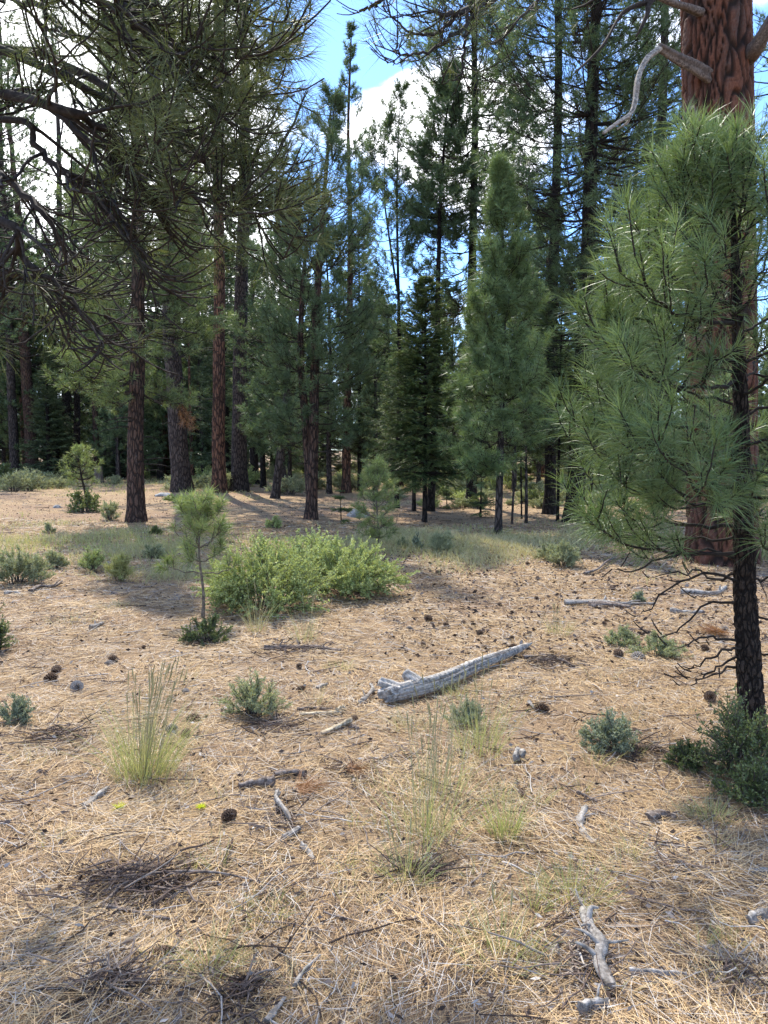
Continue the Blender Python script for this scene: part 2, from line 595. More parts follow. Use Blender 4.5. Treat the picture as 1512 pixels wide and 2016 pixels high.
# ------------------------------------------------------------------ trees
def trunk_path(H, r0, lean, wob, rng, n=26, flare=0.35, zmax=1.0):
    s = np.linspace(0, zmax, n) ** 1.15
    z = s * H
    ph = rng.random(2) * 6
    P = np.stack([lean[0] * s + wob * np.sin(z * 0.5 + ph[0]) * s, lean[1] * s + wob * np.sin(z * 0.43 + ph[1]) * s, z], -1)
    r = r0 * ((1 - s) ** 0.75 * 0.95 + 0.05) * (1 + flare * np.exp(-z / (r0 * 1.1 + 0.02)))
    return P, r


def ev(P, z):
    return np.stack([np.interp(z, P[:, 2], P[:, 0]), np.interp(z, P[:, 2], P[:, 1]), z], -1)


def prof_young(s):
    return np.minimum(1.0, (s + 0.10) / 0.16) * (1 - s) ** 0.85 + 0.03


def prof_mature(s):
    return (0.55 + 0.45 * np.sin(np.pi * np.clip(s * 1.15 + 0.12, 0, 1))) * (1 - s ** 3) + 0.05


def prof_slender(s):
    return (0.45 + 0.55 * np.sin(np.pi * np.clip(s * 0.9 + 0.08, 0, 1))) * (1 - s ** 2.5) + 0.08


def branches(rng, P, cb, H, R, prof, nb, el, up, clump=0.6, n=7, jit=0.3):
    u = np.sort(rng.random(nb))
    lv = np.round(u * nb / 4) / (nb / 4)             # loose whorls
    u = np.clip(u * (1 - clump) + lv * clump, 0, 0.985)
    h = cb + (H - cb) * u
    az = rng.random(nb) * 6.283
    L = R * prof(u) * (1 - jit + 2 * jit * rng.random(nb) ** 1.3)
    e = np.radians(el[0] + (el[1] - el[0]) * u + rng.normal(0, 9, nb))
    d = np.stack([np.cos(az), np.sin(az), np.zeros(nb)], -1)
    s = np.linspace(0, 1, n)
    B = ev(P, h)[:, None] + d[:, None] * (L[:, None] * s * np.cos(e)[:, None])[..., None]
    B[..., 2] += L[:, None] * (np.sin(e)[:, None] * s - 0.10 * s * (1 - s) * 4 * (1 - u)[:, None] + up * s ** 3)
    w = np.cumsum(rng.normal(0, 1, (nb, n, 3)), 1) * (L * 0.022)[:, None, None]
    B += w * s[None, :, None]
    return B, L, u


def along(B, idx, t):
    """point and tangent on curves B[idx] at parameter t (T,)."""
    n = B.shape[1]
    f = np.clip(t, 0, 0.9999) * (n - 1)
    i = f.astype(int)
    fr = (f - i)[:, None]
    a, b = B[idx, i], B[idx, i + 1]
    return a + (b - a) * fr, nrm(b - a)


def twigs(rng, B, L, K, t0, lfrac, lmin, up=0.25, n=4, keep=0.3, side=0.9):
    nb = len(B)
    idx = np.repeat(np.arange(nb), K)
    t = t0 + (1 - t0) * np.tile((np.arange(K) + 0.5) / K, nb) + rng.normal(0, 0.05, nb * K)
    t[K - 1::K] = 1.0
    m = rng.random(nb * K) < keep + (1 - keep) * (L[idx] / L.max())
    m[K - 1::K] = True
    idx, t = idx[m], np.clip(t[m], t0 * 0.8, 1.0)
    b, tg = along(B, idx, t)
    lat = nrm(cr(tg, np.array([0, 0, 1.0]))) * rng.choice([-1, 1], len(t))[:, None]
    d = nrm(tg * 0.75 + lat * (side * rng.random(len(t)))[:, None] + np.array([0, 0, 1.0]) * up + rng.normal(0, 0.25, (len(t), 3)))
    ln = (L[idx] * lfrac * (1.15 - t) + lmin) * (0.6 + 0.8 * rng.random(len(t)))
    s = np.linspace(0, 1, n)
    T = b[:, None] + d[:, None] * (ln[:, None] * s)[..., None]
    T[..., 2] += ln[:, None] * up * 0.8 * s ** 2
    return T, ln, idx, t


def tufts(geo, rng, T, ln, nn, nl, nw, reach=0.16, seg=1, droop=0.25, tint=None, spread=(0.6, 3.2), lo=0.0):
    """bottlebrush tufts of long needles at the ends of twigs T (M,n,3)."""
    Mt = len(T)
    if Mt == 0:
        return
    idx = np.repeat(np.arange(Mt), nn)
    q = rng.random(Mt * nn) ** 1.4                       # 0 at the tip
    back = np.minimum(reach / np.maximum(ln, 0.02), 1.0)[idx] * q
    b, tg = along(T, idx, 1 - back)
    rd = rng.normal(size=(len(b), 3))
    rd = nrm(rd - tg * np.sum(rd * tg, -1, keepdims=True))
    k = spread[0] + (spread[1] - spread[0]) * q + rng.normal(0, 0.18, len(b))
    d = nrm(tg + rd * np.abs(k)[:, None])
    ll = nl * (0.65 + 0.5 * rng.random(len(b)))
    bend = np.zeros((len(b), 3))
    bend[:, 2] = -droop * ll * (0.3 + rng.random(len(b)))
    tb = rng.random(Mt) if tint is None else tint
    tn = np.clip(tb[idx] * 0.6 + rng.random(len(b)) * 0.4 - 0.25 * q, 0, 1)
    geo.blades(b, d, ll, nw * (0.8 + 0.4 * rng.random(len(b))), bend if seg > 1 else bend * 0.7, seg, tn, rng)


def make_trunk(P, r, mat, parent, rng, k=14, stems=None):
    g = Geo()
    g.tubes(P[None], r[None], k)
    if stems:
        for (p2, r2) in stems:
            g.tubes(p2[None], r2[None], k)
    v = np.concatenate(g.v)
    ang = np.arctan2(v[:, 1], v[:, 0])
    v[:, :2] *= (1 + 0.04 * np.sin(3 * ang + v[:, 2] * 2.1) + 0.03 * np.sin(5 * ang + 1.7 * v[:, 2]))[:, None] if stems is None else 1.0
    g.v = [v]
    g.c = [np.concatenate(g.c)]
    return g.build('trunk', mat, parent, True)


def pine(label, base, H, r0, cb, R, lean=(0, 0), prof=prof_mature, nb=70, K=13, nn=36, nl=0.17, nw=0.014, el=(-12, 45),
         up=0.22, bark='bark_brown', needle='needle', wood='limb', seed=1, group=None, wob=0.12, dead=0, seg=1, lmin=0.16, lfrac=0.35,
         t0=0.3, name='pine_tree', cat='pine tree', reach=0.16, twin=None, jit=0.3, keep=0.3, k=14, droop=0.25):
    rng = np.random.default_rng(seed)
    root = empty(name, (base[0], base[1], base[2] - 0.03), label, cat, group)
    P, r = trunk_path(H, r0, lean, wob, rng)
    stems = []
    allB, allL = [], []
    paths = [(P, H)]
    if twin:
        zf, off, H2 = twin
        s = np.linspace(0, 1, 18)
        b0 = ev(P, np.array([zf]))[0]
        rr0 = np.interp(zf, P[:, 2], r)
        z2 = zf + (H2 - zf) * s
        core = ev(P, np.clip(z2, 0, H))
        p2 = core.copy()
        p2[:, 2] = z2
        p2[:, 0] += off[0] * np.minimum(1, s * 2.2) ** 0.8 + 0.03 * np.sin(z2)
        p2[:, 1] += off[1] * np.minimum(1, s * 2.2) ** 0.8
        stems.append((p2, rr0 * 0.85 * ((1 - s) ** 0.8 * 0.95 + 0.05)))
        paths.append((p2, H2))
    make_trunk(P, r, M[bark], root, rng, k, stems or None)
    wd, nd = Geo(), Geo()
    for (pp, hh) in paths:
        c0 = max(cb, pp[0, 2] + 0.3)
        B, L, u = branches(rng, pp, c0, hh, R, prof, int(nb / len(paths)), el, up, jit=jit)
        rb = (0.008 + 0.008 * L)[:, None] * np.linspace(1, 0.25, B.shape[1])
        wd.tubes(B, rb * min(1.0, 0.45 + r0 * 2.2), 4, rng.random(len(B)))
        T, ln, idx, t = twigs(rng, B, L, K, t0, lfrac, lmin, keep=keep)
        wd.tubes(T, np.linspace(0.0075, 0.004, T.shape[1])[None] * (0.6 + 0.25 * nw / 0.01), 3, rng.random(len(T)))
        tb = np.clip(0.5 * rng.random(len(B))[idx] + 0.5 * rng.random(len(T)), 0, 1)
        tufts(nd, rng, T, ln, nn, nl, nw, reach, seg, droop, tb)
    if dead:
        dg = Geo()
        hd = cb * (0.35 + 0.7 * rng.random(dead))
        az = rng.random(dead) * 6.283
        ld = R * (0.15 + 0.5 * rng.random(dead))
        s = np.linspace(0, 1, 6)
        D = ev(P, hd)[:, None] + np.stack([np.cos(az), np.sin(az), np.zeros(dead)], -1)[:, None] * (ld[:, None] * s)[..., None]
        D[..., 2] += ld[:, None] * (-0.25 * s ** 2 + 0.15 * s)
        D += np.cumsum(rng.normal(0, 0.03, D.shape), 1) * s[None, :, None]
        dg.tubes(D, np.linspace(0.018, 0.005, 6)[None], 4, rng.random(dead))
        dg.build('dead_branches', M['limb'], root)
    wd.build('branches', M[wood], root)
    nd.build('needles', M[needle], root)
    return root


def fir(label, base, H, r0, cb, R, seed=1, nb=None, nw=0.012, nl=0.05, lean=(0, 0), group=None, bark='bark_dark', power=0.9, dens=1.0, name='fir_tree', cat='fir tree',
        needle='fir'):
    rng = np.random.default_rng(seed)
    root = empty(name, (base[0], base[1], base[2] - 0.03), label, cat, group)
    P, r = trunk_path(H, r0, lean, 0.02, rng, flare=0.25)
    make_trunk(P, r, M[bark], root, rng, 10)
    nb = nb or int((H - cb) * 34 * dens)
    u = np.clip(np.round(rng.random(nb) ** 0.85 * (H - cb) * 4.5) / ((H - cb) * 4.5) + rng.normal(0, 0.006, nb), 0, 0.985)
    h = cb + (H - cb) * u
    az = rng.random(nb) * 6.283
    L = R * ((1 - u) ** power * np.minimum(1, (u + 0.05) / 0.08) + 0.03) * (0.72 + 0.4 * rng.random(nb))
    n = 7
    s = np.linspace(0, 1, n)
    e = np.radians(-14 + 55 * u ** 1.5 + rng.normal(0, 5, nb))
    d = np.stack([np.cos(az), np.sin(az), np.zeros(nb)], -1)
    B = ev(P, h)[:, None] + d[:, None] * (L[:, None] * s)[..., None]
    B[..., 2] += L[:, None] * (np.tan(e)[:, None] * s + 0.16 * s ** 2.5)
    B += np.cumsum(rng.normal(0, 1, B.shape), 1) * (L * 0.012)[:, None, None]
    wd, nd = Geo(), Geo()
    wd.tubes(B, (0.006 + 0.008 * L)[:, None] * np.linspace(1, 0.3, n), 4, rng.random(nb))
    # flat sprays: side twigs both ways along each bough
    K = 14
    idx = np.repeat(np.arange(nb), K)
    t = 0.22 + 0.78 * np.tile((np.arange(K) + 0.5) / K, nb)
    m = rng.random(len(t)) < 0.35 + 0.65 * L[idx] / L.max()
    idx, t = idx[m], t[m]
    b, tg = along(B, idx, t)
    sgn = np.where(np.arange(len(t)) % 2 == 0, 1, -1)[:, None]
    lat = nrm(cr(tg, np.array([0, 0, 1.0]))) * sgn
    dd = nrm(tg * 0.75 + lat * 0.8 + rng.normal(0, 0.09, (len(t), 3)))
    ln = (L[idx] * 0.30 * (1.2 - t) + 0.09) * (0.7 + 0.5 * rng.random(len(t)))
    sn = np.linspace(0, 1, 3)
    T = b[:, None] + dd[:, None] * (ln[:, None] * sn)[..., None]
    T[..., 2] -= ln[:, None] * 0.30 * sn ** 2
    T = np.concatenate([T, B[:, [4, 5, 6]]], 0)
    ln = np.concatenate([ln, L * 0.33])
    bt = rng.random(nb)
    tt = np.concatenate([np.clip((t - 0.55) * 1.6, 0, 1) * 0.7 + 0.3 * bt[idx], 0.6 + 0.4 * bt])  # tint rises towards the tips: sunlit highlights painted into the needle colour
    nn = np.maximum(8, (ln / 0.0068 * dens * 0.012 / nw).astype(int))
    ix = np.repeat(np.arange(len(T)), nn)
    q = rng.random(len(ix))
    bb, tg2 = along(T, ix, q)
    sg = rng.choice([-1, 1], len(ix))[:, None]
    la2 = nrm(cr(tg2, np.array([0, 0, 1.0]))) * sg
    nd.blades(bb, tg2 * 0.6 + la2 * 0.9 + np.array([0, 0, 0.9]) * (rng.random(len(ix)) - 0.45)[:, None], nl * (0.7 + 0.5 * rng.random(len(ix))),
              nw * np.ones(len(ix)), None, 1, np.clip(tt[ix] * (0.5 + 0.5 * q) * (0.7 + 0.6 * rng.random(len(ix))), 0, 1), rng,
              side=nrm(cr(tg2 * 0.6 + la2 * 0.9, np.array([0, 0, 1.0])) * 0.5 + rng.normal(0, 0.6, (len(ix), 3))))
    wd.build('branches', M['limb'], root)
    nd.build('needles', M[needle], root)
    return root


def spec(px, py, w, ref=None, H=None, top=None):
    """base point, trunk radius, height and lean of a tree from its trunk in the photograph, at its own distance."""
    b = gnd(px, py)
    Y = b[1]
    r0 = w / 2 / FPX * Y * 0.92
    if H is None:
        H = at(px, top, Y)[2] - b[2]
    lean = (0.0, 0.0)
    if ref:
        p = at(ref[0], ref[1], Y)
        lean = ((p[0] - b[0]) / (p[2] - b[2]) * H, 0.0)
    return b, Y, r0, H, lean


def zat(py, b):
    return at(CX, py, b[1])[2] - b[2]


def P_(label, px, py, w, ref=None, H=None, top=None, cbpy=600, Rpx=80, nwk=1.0, **kw):
    b, Y, r0, H, lean = spec(px, py, w, ref, H, top)
    nw = max(0.010, Y * 0.00066) * nwk
    if kw.get('prof', prof_mature) is prof_mature and w < 36.5:
        kw['nb'] = int(kw.get('nb', 70) * 1.4)
        Rpx *= 1.12
        nw *= 1.18
    return pine(label, b, H, r0, zat(cbpy, b), Rpx / FPX * Y, lean, nw=nw, **kw)


def F_(label, px, py, w, top, cbpy, Rpx, ref=None, **kw):
    b, Y, r0, H, lean = spec(px, py, w, ref, None, top)
    return fir(label, b, H, r0, zat(cbpy, b), Rpx / FPX * Y, lean=lean, nw=max(0.012, Y * 0.0007), nl=max(0.05, Y * 0.0028), **kw)


# --- the standing trees one by one
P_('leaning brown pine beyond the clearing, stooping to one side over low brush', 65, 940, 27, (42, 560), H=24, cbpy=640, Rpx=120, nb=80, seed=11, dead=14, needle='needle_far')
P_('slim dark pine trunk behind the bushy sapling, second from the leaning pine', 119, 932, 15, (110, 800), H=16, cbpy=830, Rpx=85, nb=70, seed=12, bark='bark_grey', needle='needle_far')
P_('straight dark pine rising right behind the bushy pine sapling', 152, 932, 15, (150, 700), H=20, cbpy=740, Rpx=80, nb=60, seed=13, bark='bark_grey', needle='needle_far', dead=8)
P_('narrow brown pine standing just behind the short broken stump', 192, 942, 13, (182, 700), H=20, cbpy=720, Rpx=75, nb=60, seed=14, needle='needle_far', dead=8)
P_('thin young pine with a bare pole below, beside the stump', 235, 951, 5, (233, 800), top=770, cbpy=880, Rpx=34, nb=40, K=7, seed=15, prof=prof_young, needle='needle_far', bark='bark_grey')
P_('thin bare-poled pine next to another thin pine near the stump', 226, 941, 4, (226, 800), top=800, cbpy=870, Rpx=28, nb=34, K=7, seed=16, prof=prof_young, needle='needle_far', bark='bark_grey')
P_('brown furrowed pine standing nearest in the clearing with a low drooping crown', 267, 1027, 37, (268, 600), H=14, cbpy=775, Rpx=150, nb=330, K=13, nn=36, prof=prof_young, seed=17, dead=16, el=(-16, 40), needle='needle_mid', k=20)
P_('brown pine trunk half hidden behind the big grey-barked leaning pine', 328, 943, 21, (328, 700), H=25, cbpy=690, Rpx=90, nb=60, seed=18, bark='bark_redfar')
P_('thick grey-brown pine leaning to one side with dead orange needles by it', 358, 968, 40, (341, 700), H=26, cbpy=620, Rpx=110, nb=70, seed=19, bark='bark_grey', dead=10, k=20)
P_('thin reddish pine trunk close behind the thick leaning pine', 378, 948, 8, (374, 700), H=15, cbpy=700, Rpx=55, nb=50, seed=20, bark='bark_redfar')
P_('tall straight reddish pine with a long clean trunk', 431, 970, 29, (430, 300), H=28, cbpy=520, Rpx=105, nb=85, seed=21, bark='bark_redfar', dead=16, k=18)
P_('tall dark-trunked pine with bleached dead twigs, beside the reddish pine', 470, 967, 34, (481, 200), H=28, cbpy=390, Rpx=110, nb=75, seed=22, bark='bark_grey', dead=22, k=18)
F_('dark fir with thick trunk standing behind the tall dark-trunked pine', 501, 953, 19, 540, 880, 90, seed=23, power=.6)
F_('dark fir with thinner trunk next to the thick-trunked fir', 518, 960, 13, 600, 870, 80, seed=24, power=.6)
P_('small pine with a smooth grey trunk bent slightly to one side', 541, 981, 18, (550, 890), top=520, cbpy=880, Rpx=75, nb=90, K=12, nn=36, seed=25, prof=prof_young, bark='bark_grey', needle='needle_far')
b, Y, r0, H, lean = spec(612, 1022, 26, (628, 600), top=185)
pine('pine with two stems rising from one base in bare needle litter', b, H, r0, zat(860, b), 128 / FPX * Y, lean, nb=200, K=13, nn=40, nw=0.012, seed=26, prof=prof_slender,
     bark='bark_brown', needle='needle_far', twin=(0.35, (-0.33, 0.15), zat(370, b)), el=(-10, 45), dead=8)
P_('very tall slender pine with a thin airy top against blue sky', 681, 970, 19, (690, 300), top=48, cbpy=650, Rpx=42, nb=105, K=9, nn=26, seed=27, prof=prof_slender, bark='bark_redfar', el=(-5, 50), needle='needle_far', lmin=0.14)
F_('dark fir beside the tall slender pine, its crown hiding the trunk', 708, 967, 10, 460, 880, 90, seed=28, power=.6, dens=1.2)
P_('slender dark pine forked into two thin tips below the cloud', 781, 1000, 11, (786, 540), top=165, cbpy=760, Rpx=70, nb=130, K=10, nn=28, seed=29, prof=prof_slender, bark='bark_dark',
   twin=(6.2, (-0.36, 0.1), 11.5), el=(-5, 45), needle='needle_far')
F_('dense dark fir with layered boughs and sunlit tips in the middle of the clearing', 836, 1028, 11, 550, 945, 100, seed=30, dens=2.3, power=.62)
F_('fir with drooping boughs partly behind the dense layered fir', 815, 1006, 9, 640, 930, 112, seed=31, power=.6, dens=1.3)
P_('dark pine trunk rising behind the dense layered fir', 847, 1006, 17, (873, 400), top=130, cbpy=470, Rpx=62, nb=115, K=12, seed=32, bark='bark_dark', prof=prof_slender, needle='needle_far', dead=14)
P_('tall dark pine between the layered fir and the bushy young pine', 928, 998, 23, (931, 300), H=20, cbpy=620, Rpx=125, nb=230, K=16, t0=.15, lfrac=.45, el=(-20, 55), seed=33, bark='bark_dark', needle='needle_far', dead=14)
P_('bushy green young pine with a full pointed crown and slim grey trunk', 981, 1053, 17, (988, 400), top=318, cbpy=925, Rpx=108, nb=250, K=13, nn=38, nl=0.17, seed=34, prof=prof_young, bark='bark_grey',
   needle='needle_young', el=(-4, 52), jit=0.36, lmin=0.12, nwk=1.05)
F_('small fir seedling tree in the shade beside the bushy young pine', 946, 1018, 5, 925, 1005, 34, seed=35)
P_('thin pole pine standing just behind the bushy young pine, first of three', 1008, 1032, 5, None, top=700, cbpy=880, Rpx=40, nb=36, K=7, seed=36, prof=prof_young, bark='bark_grey')
P_('thinnest pole pine of the three behind the bushy young pine', 1027, 1021, 4, None, top=720, cbpy=880, Rpx=40, nb=36, K=7, seed=37, prof=prof_young, bark='bark_dark')
P_('stoutest pole pine of the three behind the bushy young pine', 1036, 1030, 7, None, top=660, cbpy=880, Rpx=46, nb=40, K=7, seed=38, prof=prof_young, bark='bark_grey')
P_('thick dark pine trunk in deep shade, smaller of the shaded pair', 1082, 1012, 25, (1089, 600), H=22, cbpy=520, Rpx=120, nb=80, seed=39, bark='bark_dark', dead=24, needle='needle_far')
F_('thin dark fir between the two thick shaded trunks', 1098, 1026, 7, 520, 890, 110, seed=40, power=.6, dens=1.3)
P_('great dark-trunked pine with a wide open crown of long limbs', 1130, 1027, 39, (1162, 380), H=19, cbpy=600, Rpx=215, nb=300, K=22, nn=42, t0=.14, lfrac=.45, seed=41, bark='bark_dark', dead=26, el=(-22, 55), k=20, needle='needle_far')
F_('dark fir with hanging boughs behind the great dark-trunked pine', 1163, 1023, 9, 600, 900, 105, seed=42, power=.6, dens=1.3)
P_('slim grey pine seen past the ends of the young pine boughs', 1233, 1005, 8, None, top=420, cbpy=840, Rpx=70, nb=70, K=9, seed=43, prof=prof_young, bark='bark_grey', needle='needle_far')
P_('tall pine behind the red-barked trunk, showing mostly as crown', 1290, 985, 27, (1300, 400), H=26, cbpy=640, Rpx=150, nb=170, K=18, t0=.15, lfrac=.45, el=(-20, 55), seed=44, bark='bark_grey', needle='needle_far', dead=10)
P_('pine beyond the red-barked trunk on its far side', 1540, 990, 27, None, H=24, cbpy=700, Rpx=150, nb=90, K=10, seed=45, bark='bark_grey', needle='needle_far')
P_('pine at the clearing edge past the leaning pine', -30, 955, 26, None, H=22, cbpy=640, Rpx=140, nb=90, K=10, seed=46, bark='bark_grey', needle='needle_far')
P_('thin low pine with grey stem near the leaning pine in the brush', 20, 928, 5, None, top=770, cbpy=880, Rpx=40, nb=40, K=7, seed=47, prof=prof_young, bark='bark_grey', needle='needle_far')

for j, (px_, py_, w_, tp_, cb_, R_px, lab) in enumerate((
        (570, 962, 10, 600, 900, 82, 'full green pine behind the small bent grey-trunked pine'),
        (648, 972, 12, 430, 890, 96, 'full tall pine close behind the two-stemmed pine'),
        (738, 968, 11, 560, 900, 92, 'bushy pine behind the feathery sapling in the clearing'),
        (790, 958, 9, 640, 905, 70, 'bushy pine behind the slender forked pine'),
        (893, 962, 10, 600, 905, 84, 'bushy pine filling the gap behind the dense layered fir'),
        (1012, 968, 11, 520, 900, 98, 'full pine in the shade behind the bushy green young pine'),
        (1060, 960, 10, 600, 900, 90, 'full pine behind the smaller of the shaded thick trunks'),
        (1196, 968, 11, 500, 900, 105, 'full pine behind the great dark-trunked pine'),
        (1275, 960, 10, 560, 900, 100, 'bushy pine behind the slim grey pine'),
        (95, 930, 9, 610, 880, 92, 'bushy pine between the leaning pine and the slim dark trunk'),
        (212, 926, 9, 600, 880, 92, 'bushy pine behind the short broken stump'),
        (300, 938, 10, 640, 885, 92, 'bushy pine behind the nearest brown pine'),
        (398, 945, 9, 640, 890, 80, 'bushy pine between the reddish pine and the thick leaning pine'),
        (30, 938, 20, -60, 720, 150, 'tall full-crowned pine behind the leaning pine'),
        (135, 936, 20, -20, 700, 140, 'tall full-crowned pine above the stump and slim dark trunks'),
        (236, 938, 20, 60, 700, 140, 'tall full-crowned pine behind the nearest brown pine'),
        (395, 940, 18, 120, 720, 120, 'tall full-crowned pine seen between the reddish pine and the leaning grey pine'),
        (555, 945, 16, 260, 760, 110, 'tall full-crowned pine above the small bent grey-trunked pine'),
        (1240, 955, 18, 60, 720, 150, 'tall full-crowned pine beyond the great dark-trunked pine'),
        (1345, 955, 18, 20, 720, 150, 'tall full-crowned pine close behind the red-barked trunk'),
        (8, 930, 9, 640, 880, 80, 'bushy pine behind low brush past the leaning pine'))):
    P_(lab, px_, py_, w_, None, top=tp_, cbpy=cb_, Rpx=R_px, nb=120, K=11, nn=30, seed=700 + j, prof=prof_young, bark='bark_grey', needle='needle_far', lfrac=.4)

# broken stump
def lump_tube(path, rad, k, rng, ridge=0.25, tint=None, freq=5, split=0):
    """a weathered wood piece: tube along `path` with splits and ridges running along the grain."""
    path = np.asarray(path, float)
    n = len(path)
    g = Geo()
    T = nrm(np.gradient(path, axis=0))
    ref = np.array([0, 0, 1.0]) if abs(T[0, 2]) < 0.9 else np.array([1.0, 0, 0])
    U = nrm(cr(T, ref))
    V = cr(T, U)
    a = np.arange(k) * 2 * math.pi / k
    ph = rng.random(6) * 6
    rr = np.ones(k)
    for j, f in enumerate((2, 3, freq, freq * 2 + 1)):
        rr = rr + ridge * np.sin(f * a + ph[j]) / (1.2 + j * 0.6)
    cracks = rng.choice(k, max(2, k // 6), replace=False) if not split else []
    rr[cracks] *= 0.62
    grain = np.ones((n, k))
    for _ in range(split):                                # long splits of limited length along the grain
        ca, cw, c0, cl, dp = rng.uniform(0, 6.283), rng.uniform(.015, .06) , rng.uniform(-.2, .9), rng.uniform(.1, .7), rng.uniform(.15, .65)
        da = np.abs((a[None] - ca - .25 * np.linspace(0, 1, n)[:, None] * rng.normal() + math.pi) % (2 * math.pi) - math.pi)
        sl = np.clip(1 - np.abs((np.linspace(0, 1, n) - c0 - cl / 2) / (cl / 2)), 0, 1)[:, None] ** .5
        grain -= dp * np.exp(-(da / cw) ** 2) * sl
    grain = np.clip(grain, .35, 1)
    tw = np.linspace(0, 0.6, n)
    ring = np.zeros((n, k, 3))
    for i in range(n):
        am = rad[i] * np.interp((a + tw[i]) % (2 * math.pi), a, rr, period=2 * math.pi) * (1 + rng.normal(0, 0.03, k)) * grain[i]
        ring[i] = path[i] + am[:, None] * (np.cos(a)[:, None] * U[i] + np.sin(a)[:, None] * V[i])
    ii = np.arange(n * k).reshape(n, k)
    i0, i1 = ii[:-1], ii[1:]
    q = np.stack([i0, np.roll(i0, -1, 1), np.roll(i1, -1, 1), i1], -1)
    base_t = np.clip(0.55 + 0.5 * (rr - 1) / max(ridge, 0.01) * 0.5, 0, 1)
    tn = np.tile(base_t, (n, 1)) - .8 * (1 - grain) + rng.normal(0, 0.08, (n, k))
    g.add(ring, q, None, np.clip(tn, 0, 1).reshape(-1))
    if split:
        jz = np.abs(np.convolve(rng.normal(0, 1, k + 8), np.ones(9) / 3, 'valid'))
        for i, f in enumerate((1.0, .8, .55, .3)):
            ring[i] += -T[0] * (jz * .022 * f)[:, None]
    for e in (0, n - 1):
        cv = np.concatenate([ring[e], path[e][None] + (T[e] * rad[e] * (0.3 if e else -0.15))[None]])
        g.add(cv, None, np.stack([np.arange(k), np.roll(np.arange(k), -1), np.full(k, k)], -1), 0.15)
    return g


def catmull(pts, n):
    pts = np.asarray(pts, float)
    p = np.concatenate([pts[:1] * 2 - pts[1:2], pts, pts[-1:] * 2 - pts[-2:-1]])
    m = len(pts) - 1
    out = []
    for u in np.linspace(0, m - 1e-6, n):
        i = int(u)
        f = u - i
        a, b, c, d = p[i], p[i + 1], p[i + 2], p[i + 3]
        out.append(0.5 * (2 * b + (c - a) * f + (2 * a - 5 * b + 4 * c - d) * f * f + (3 * b - a - 3 * c + d) * f ** 3))
    return np.array(out)


rs = np.random.default_rng(5)
b = gnd(194, 951)
hs = zat(919, b)
zz = np.linspace(-0.05, hs, 8)
o = lump_tube(np.stack([b[0] + 0 * zz, b[1] + 0 * zz, b[2] + zz], -1), np.linspace(0.24, 0.2, 8), 18, rs, 0.12).build('stump', M['deadbrown'])
tag(o, 'short broken grey stump standing in front of a narrow brown pine', 'stump')

# --- background forest: individual copies of a few trees
protos = []
for i, (sd, pr, R0, nb, bark) in enumerate(((61, prof_mature, 2.4, 70, 'bark_grey'), (62, prof_slender, 1.9, 80, 'bark_dark'), (63, prof_young, 2.2, 100, 'bark_grey'), (64, prof_mature, 2.8, 80, 'bark_redfar'))):
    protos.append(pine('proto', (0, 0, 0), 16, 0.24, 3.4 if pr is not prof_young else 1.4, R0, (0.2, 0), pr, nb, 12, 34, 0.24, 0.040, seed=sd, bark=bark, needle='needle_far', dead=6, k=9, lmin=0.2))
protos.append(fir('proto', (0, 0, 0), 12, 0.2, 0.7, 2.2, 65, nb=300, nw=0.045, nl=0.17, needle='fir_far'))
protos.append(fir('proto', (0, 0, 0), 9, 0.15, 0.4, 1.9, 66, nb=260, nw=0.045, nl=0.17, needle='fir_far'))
GL = ['distant pine among many in the dim forest beyond the clearing', 'distant narrow dark pine among many beyond the clearing', 'distant bushy young pine low in the forest edge', 'distant tall pine with reddish trunk deep in the forest',
      'distant dark fir filling the forest edge behind the pines', 'distant small dark fir at the back of the clearing']
GG = ['distant pines beyond the clearing', 'distant narrow pines', 'distant young pines', 'distant reddish pines', 'distant dark firs', 'distant small firs']
rb = np.random.default_rng(77)
first = [True] * 6
PH = [16, 16, 16, 16, 12, 9]
for i in range(250):
    band = i % 5 if i < 190 else 4
    Y = (rb.uniform(38, 52), rb.uniform(45, 70), rb.uniform(60, 95), rb.uniform(80, 125), rb.uniform(42, 64))[band]
    pxv = rb.uniform(-260, 1780)
    gap = 640 < pxv < 1010
    if gap:
        tp = rb.uniform(530, 690)
    elif pxv < 640:
        tp = rb.uniform(300, 700)
    else:
        tp = rb.uniform(360, 720)
    kind = int(rb.choice([0, 1, 2, 3, 4, 5], p=[.2, .15, .17, .13, .2, .15])) if band != 4 else int(rb.choice([2, 4, 5]))
    if band == 4 or kind == 5:
        tp = rb.uniform(640, 830)
    x = (pxv - CX) / FPX * Y
    z = float(hz(x, Y))
    Hh = at(CX, tp, Y)[2] - z
    s = Hh / PH[kind]
    sw = s * rb.uniform(0.9, 1.25) if s < 1.3 else s * rb.uniform(0.75, 0.95)
    if band == 4:
        sw = max(sw, .55) * rb.uniform(1.0, 1.3)
    lab = GL[kind]
    if first[kind]:
        pr = protos[kind]
        first[kind] = False
        pr.location = (x, Y, z)
        pr.scale = (sw, sw, s)
        pr['label'], pr['group'] = lab, GG[kind]
    else:
        copy_tree(protos[kind], (x, Y, z - 0.02), rb.uniform(0, 6.28), (sw, sw, s), lab, GG[kind])

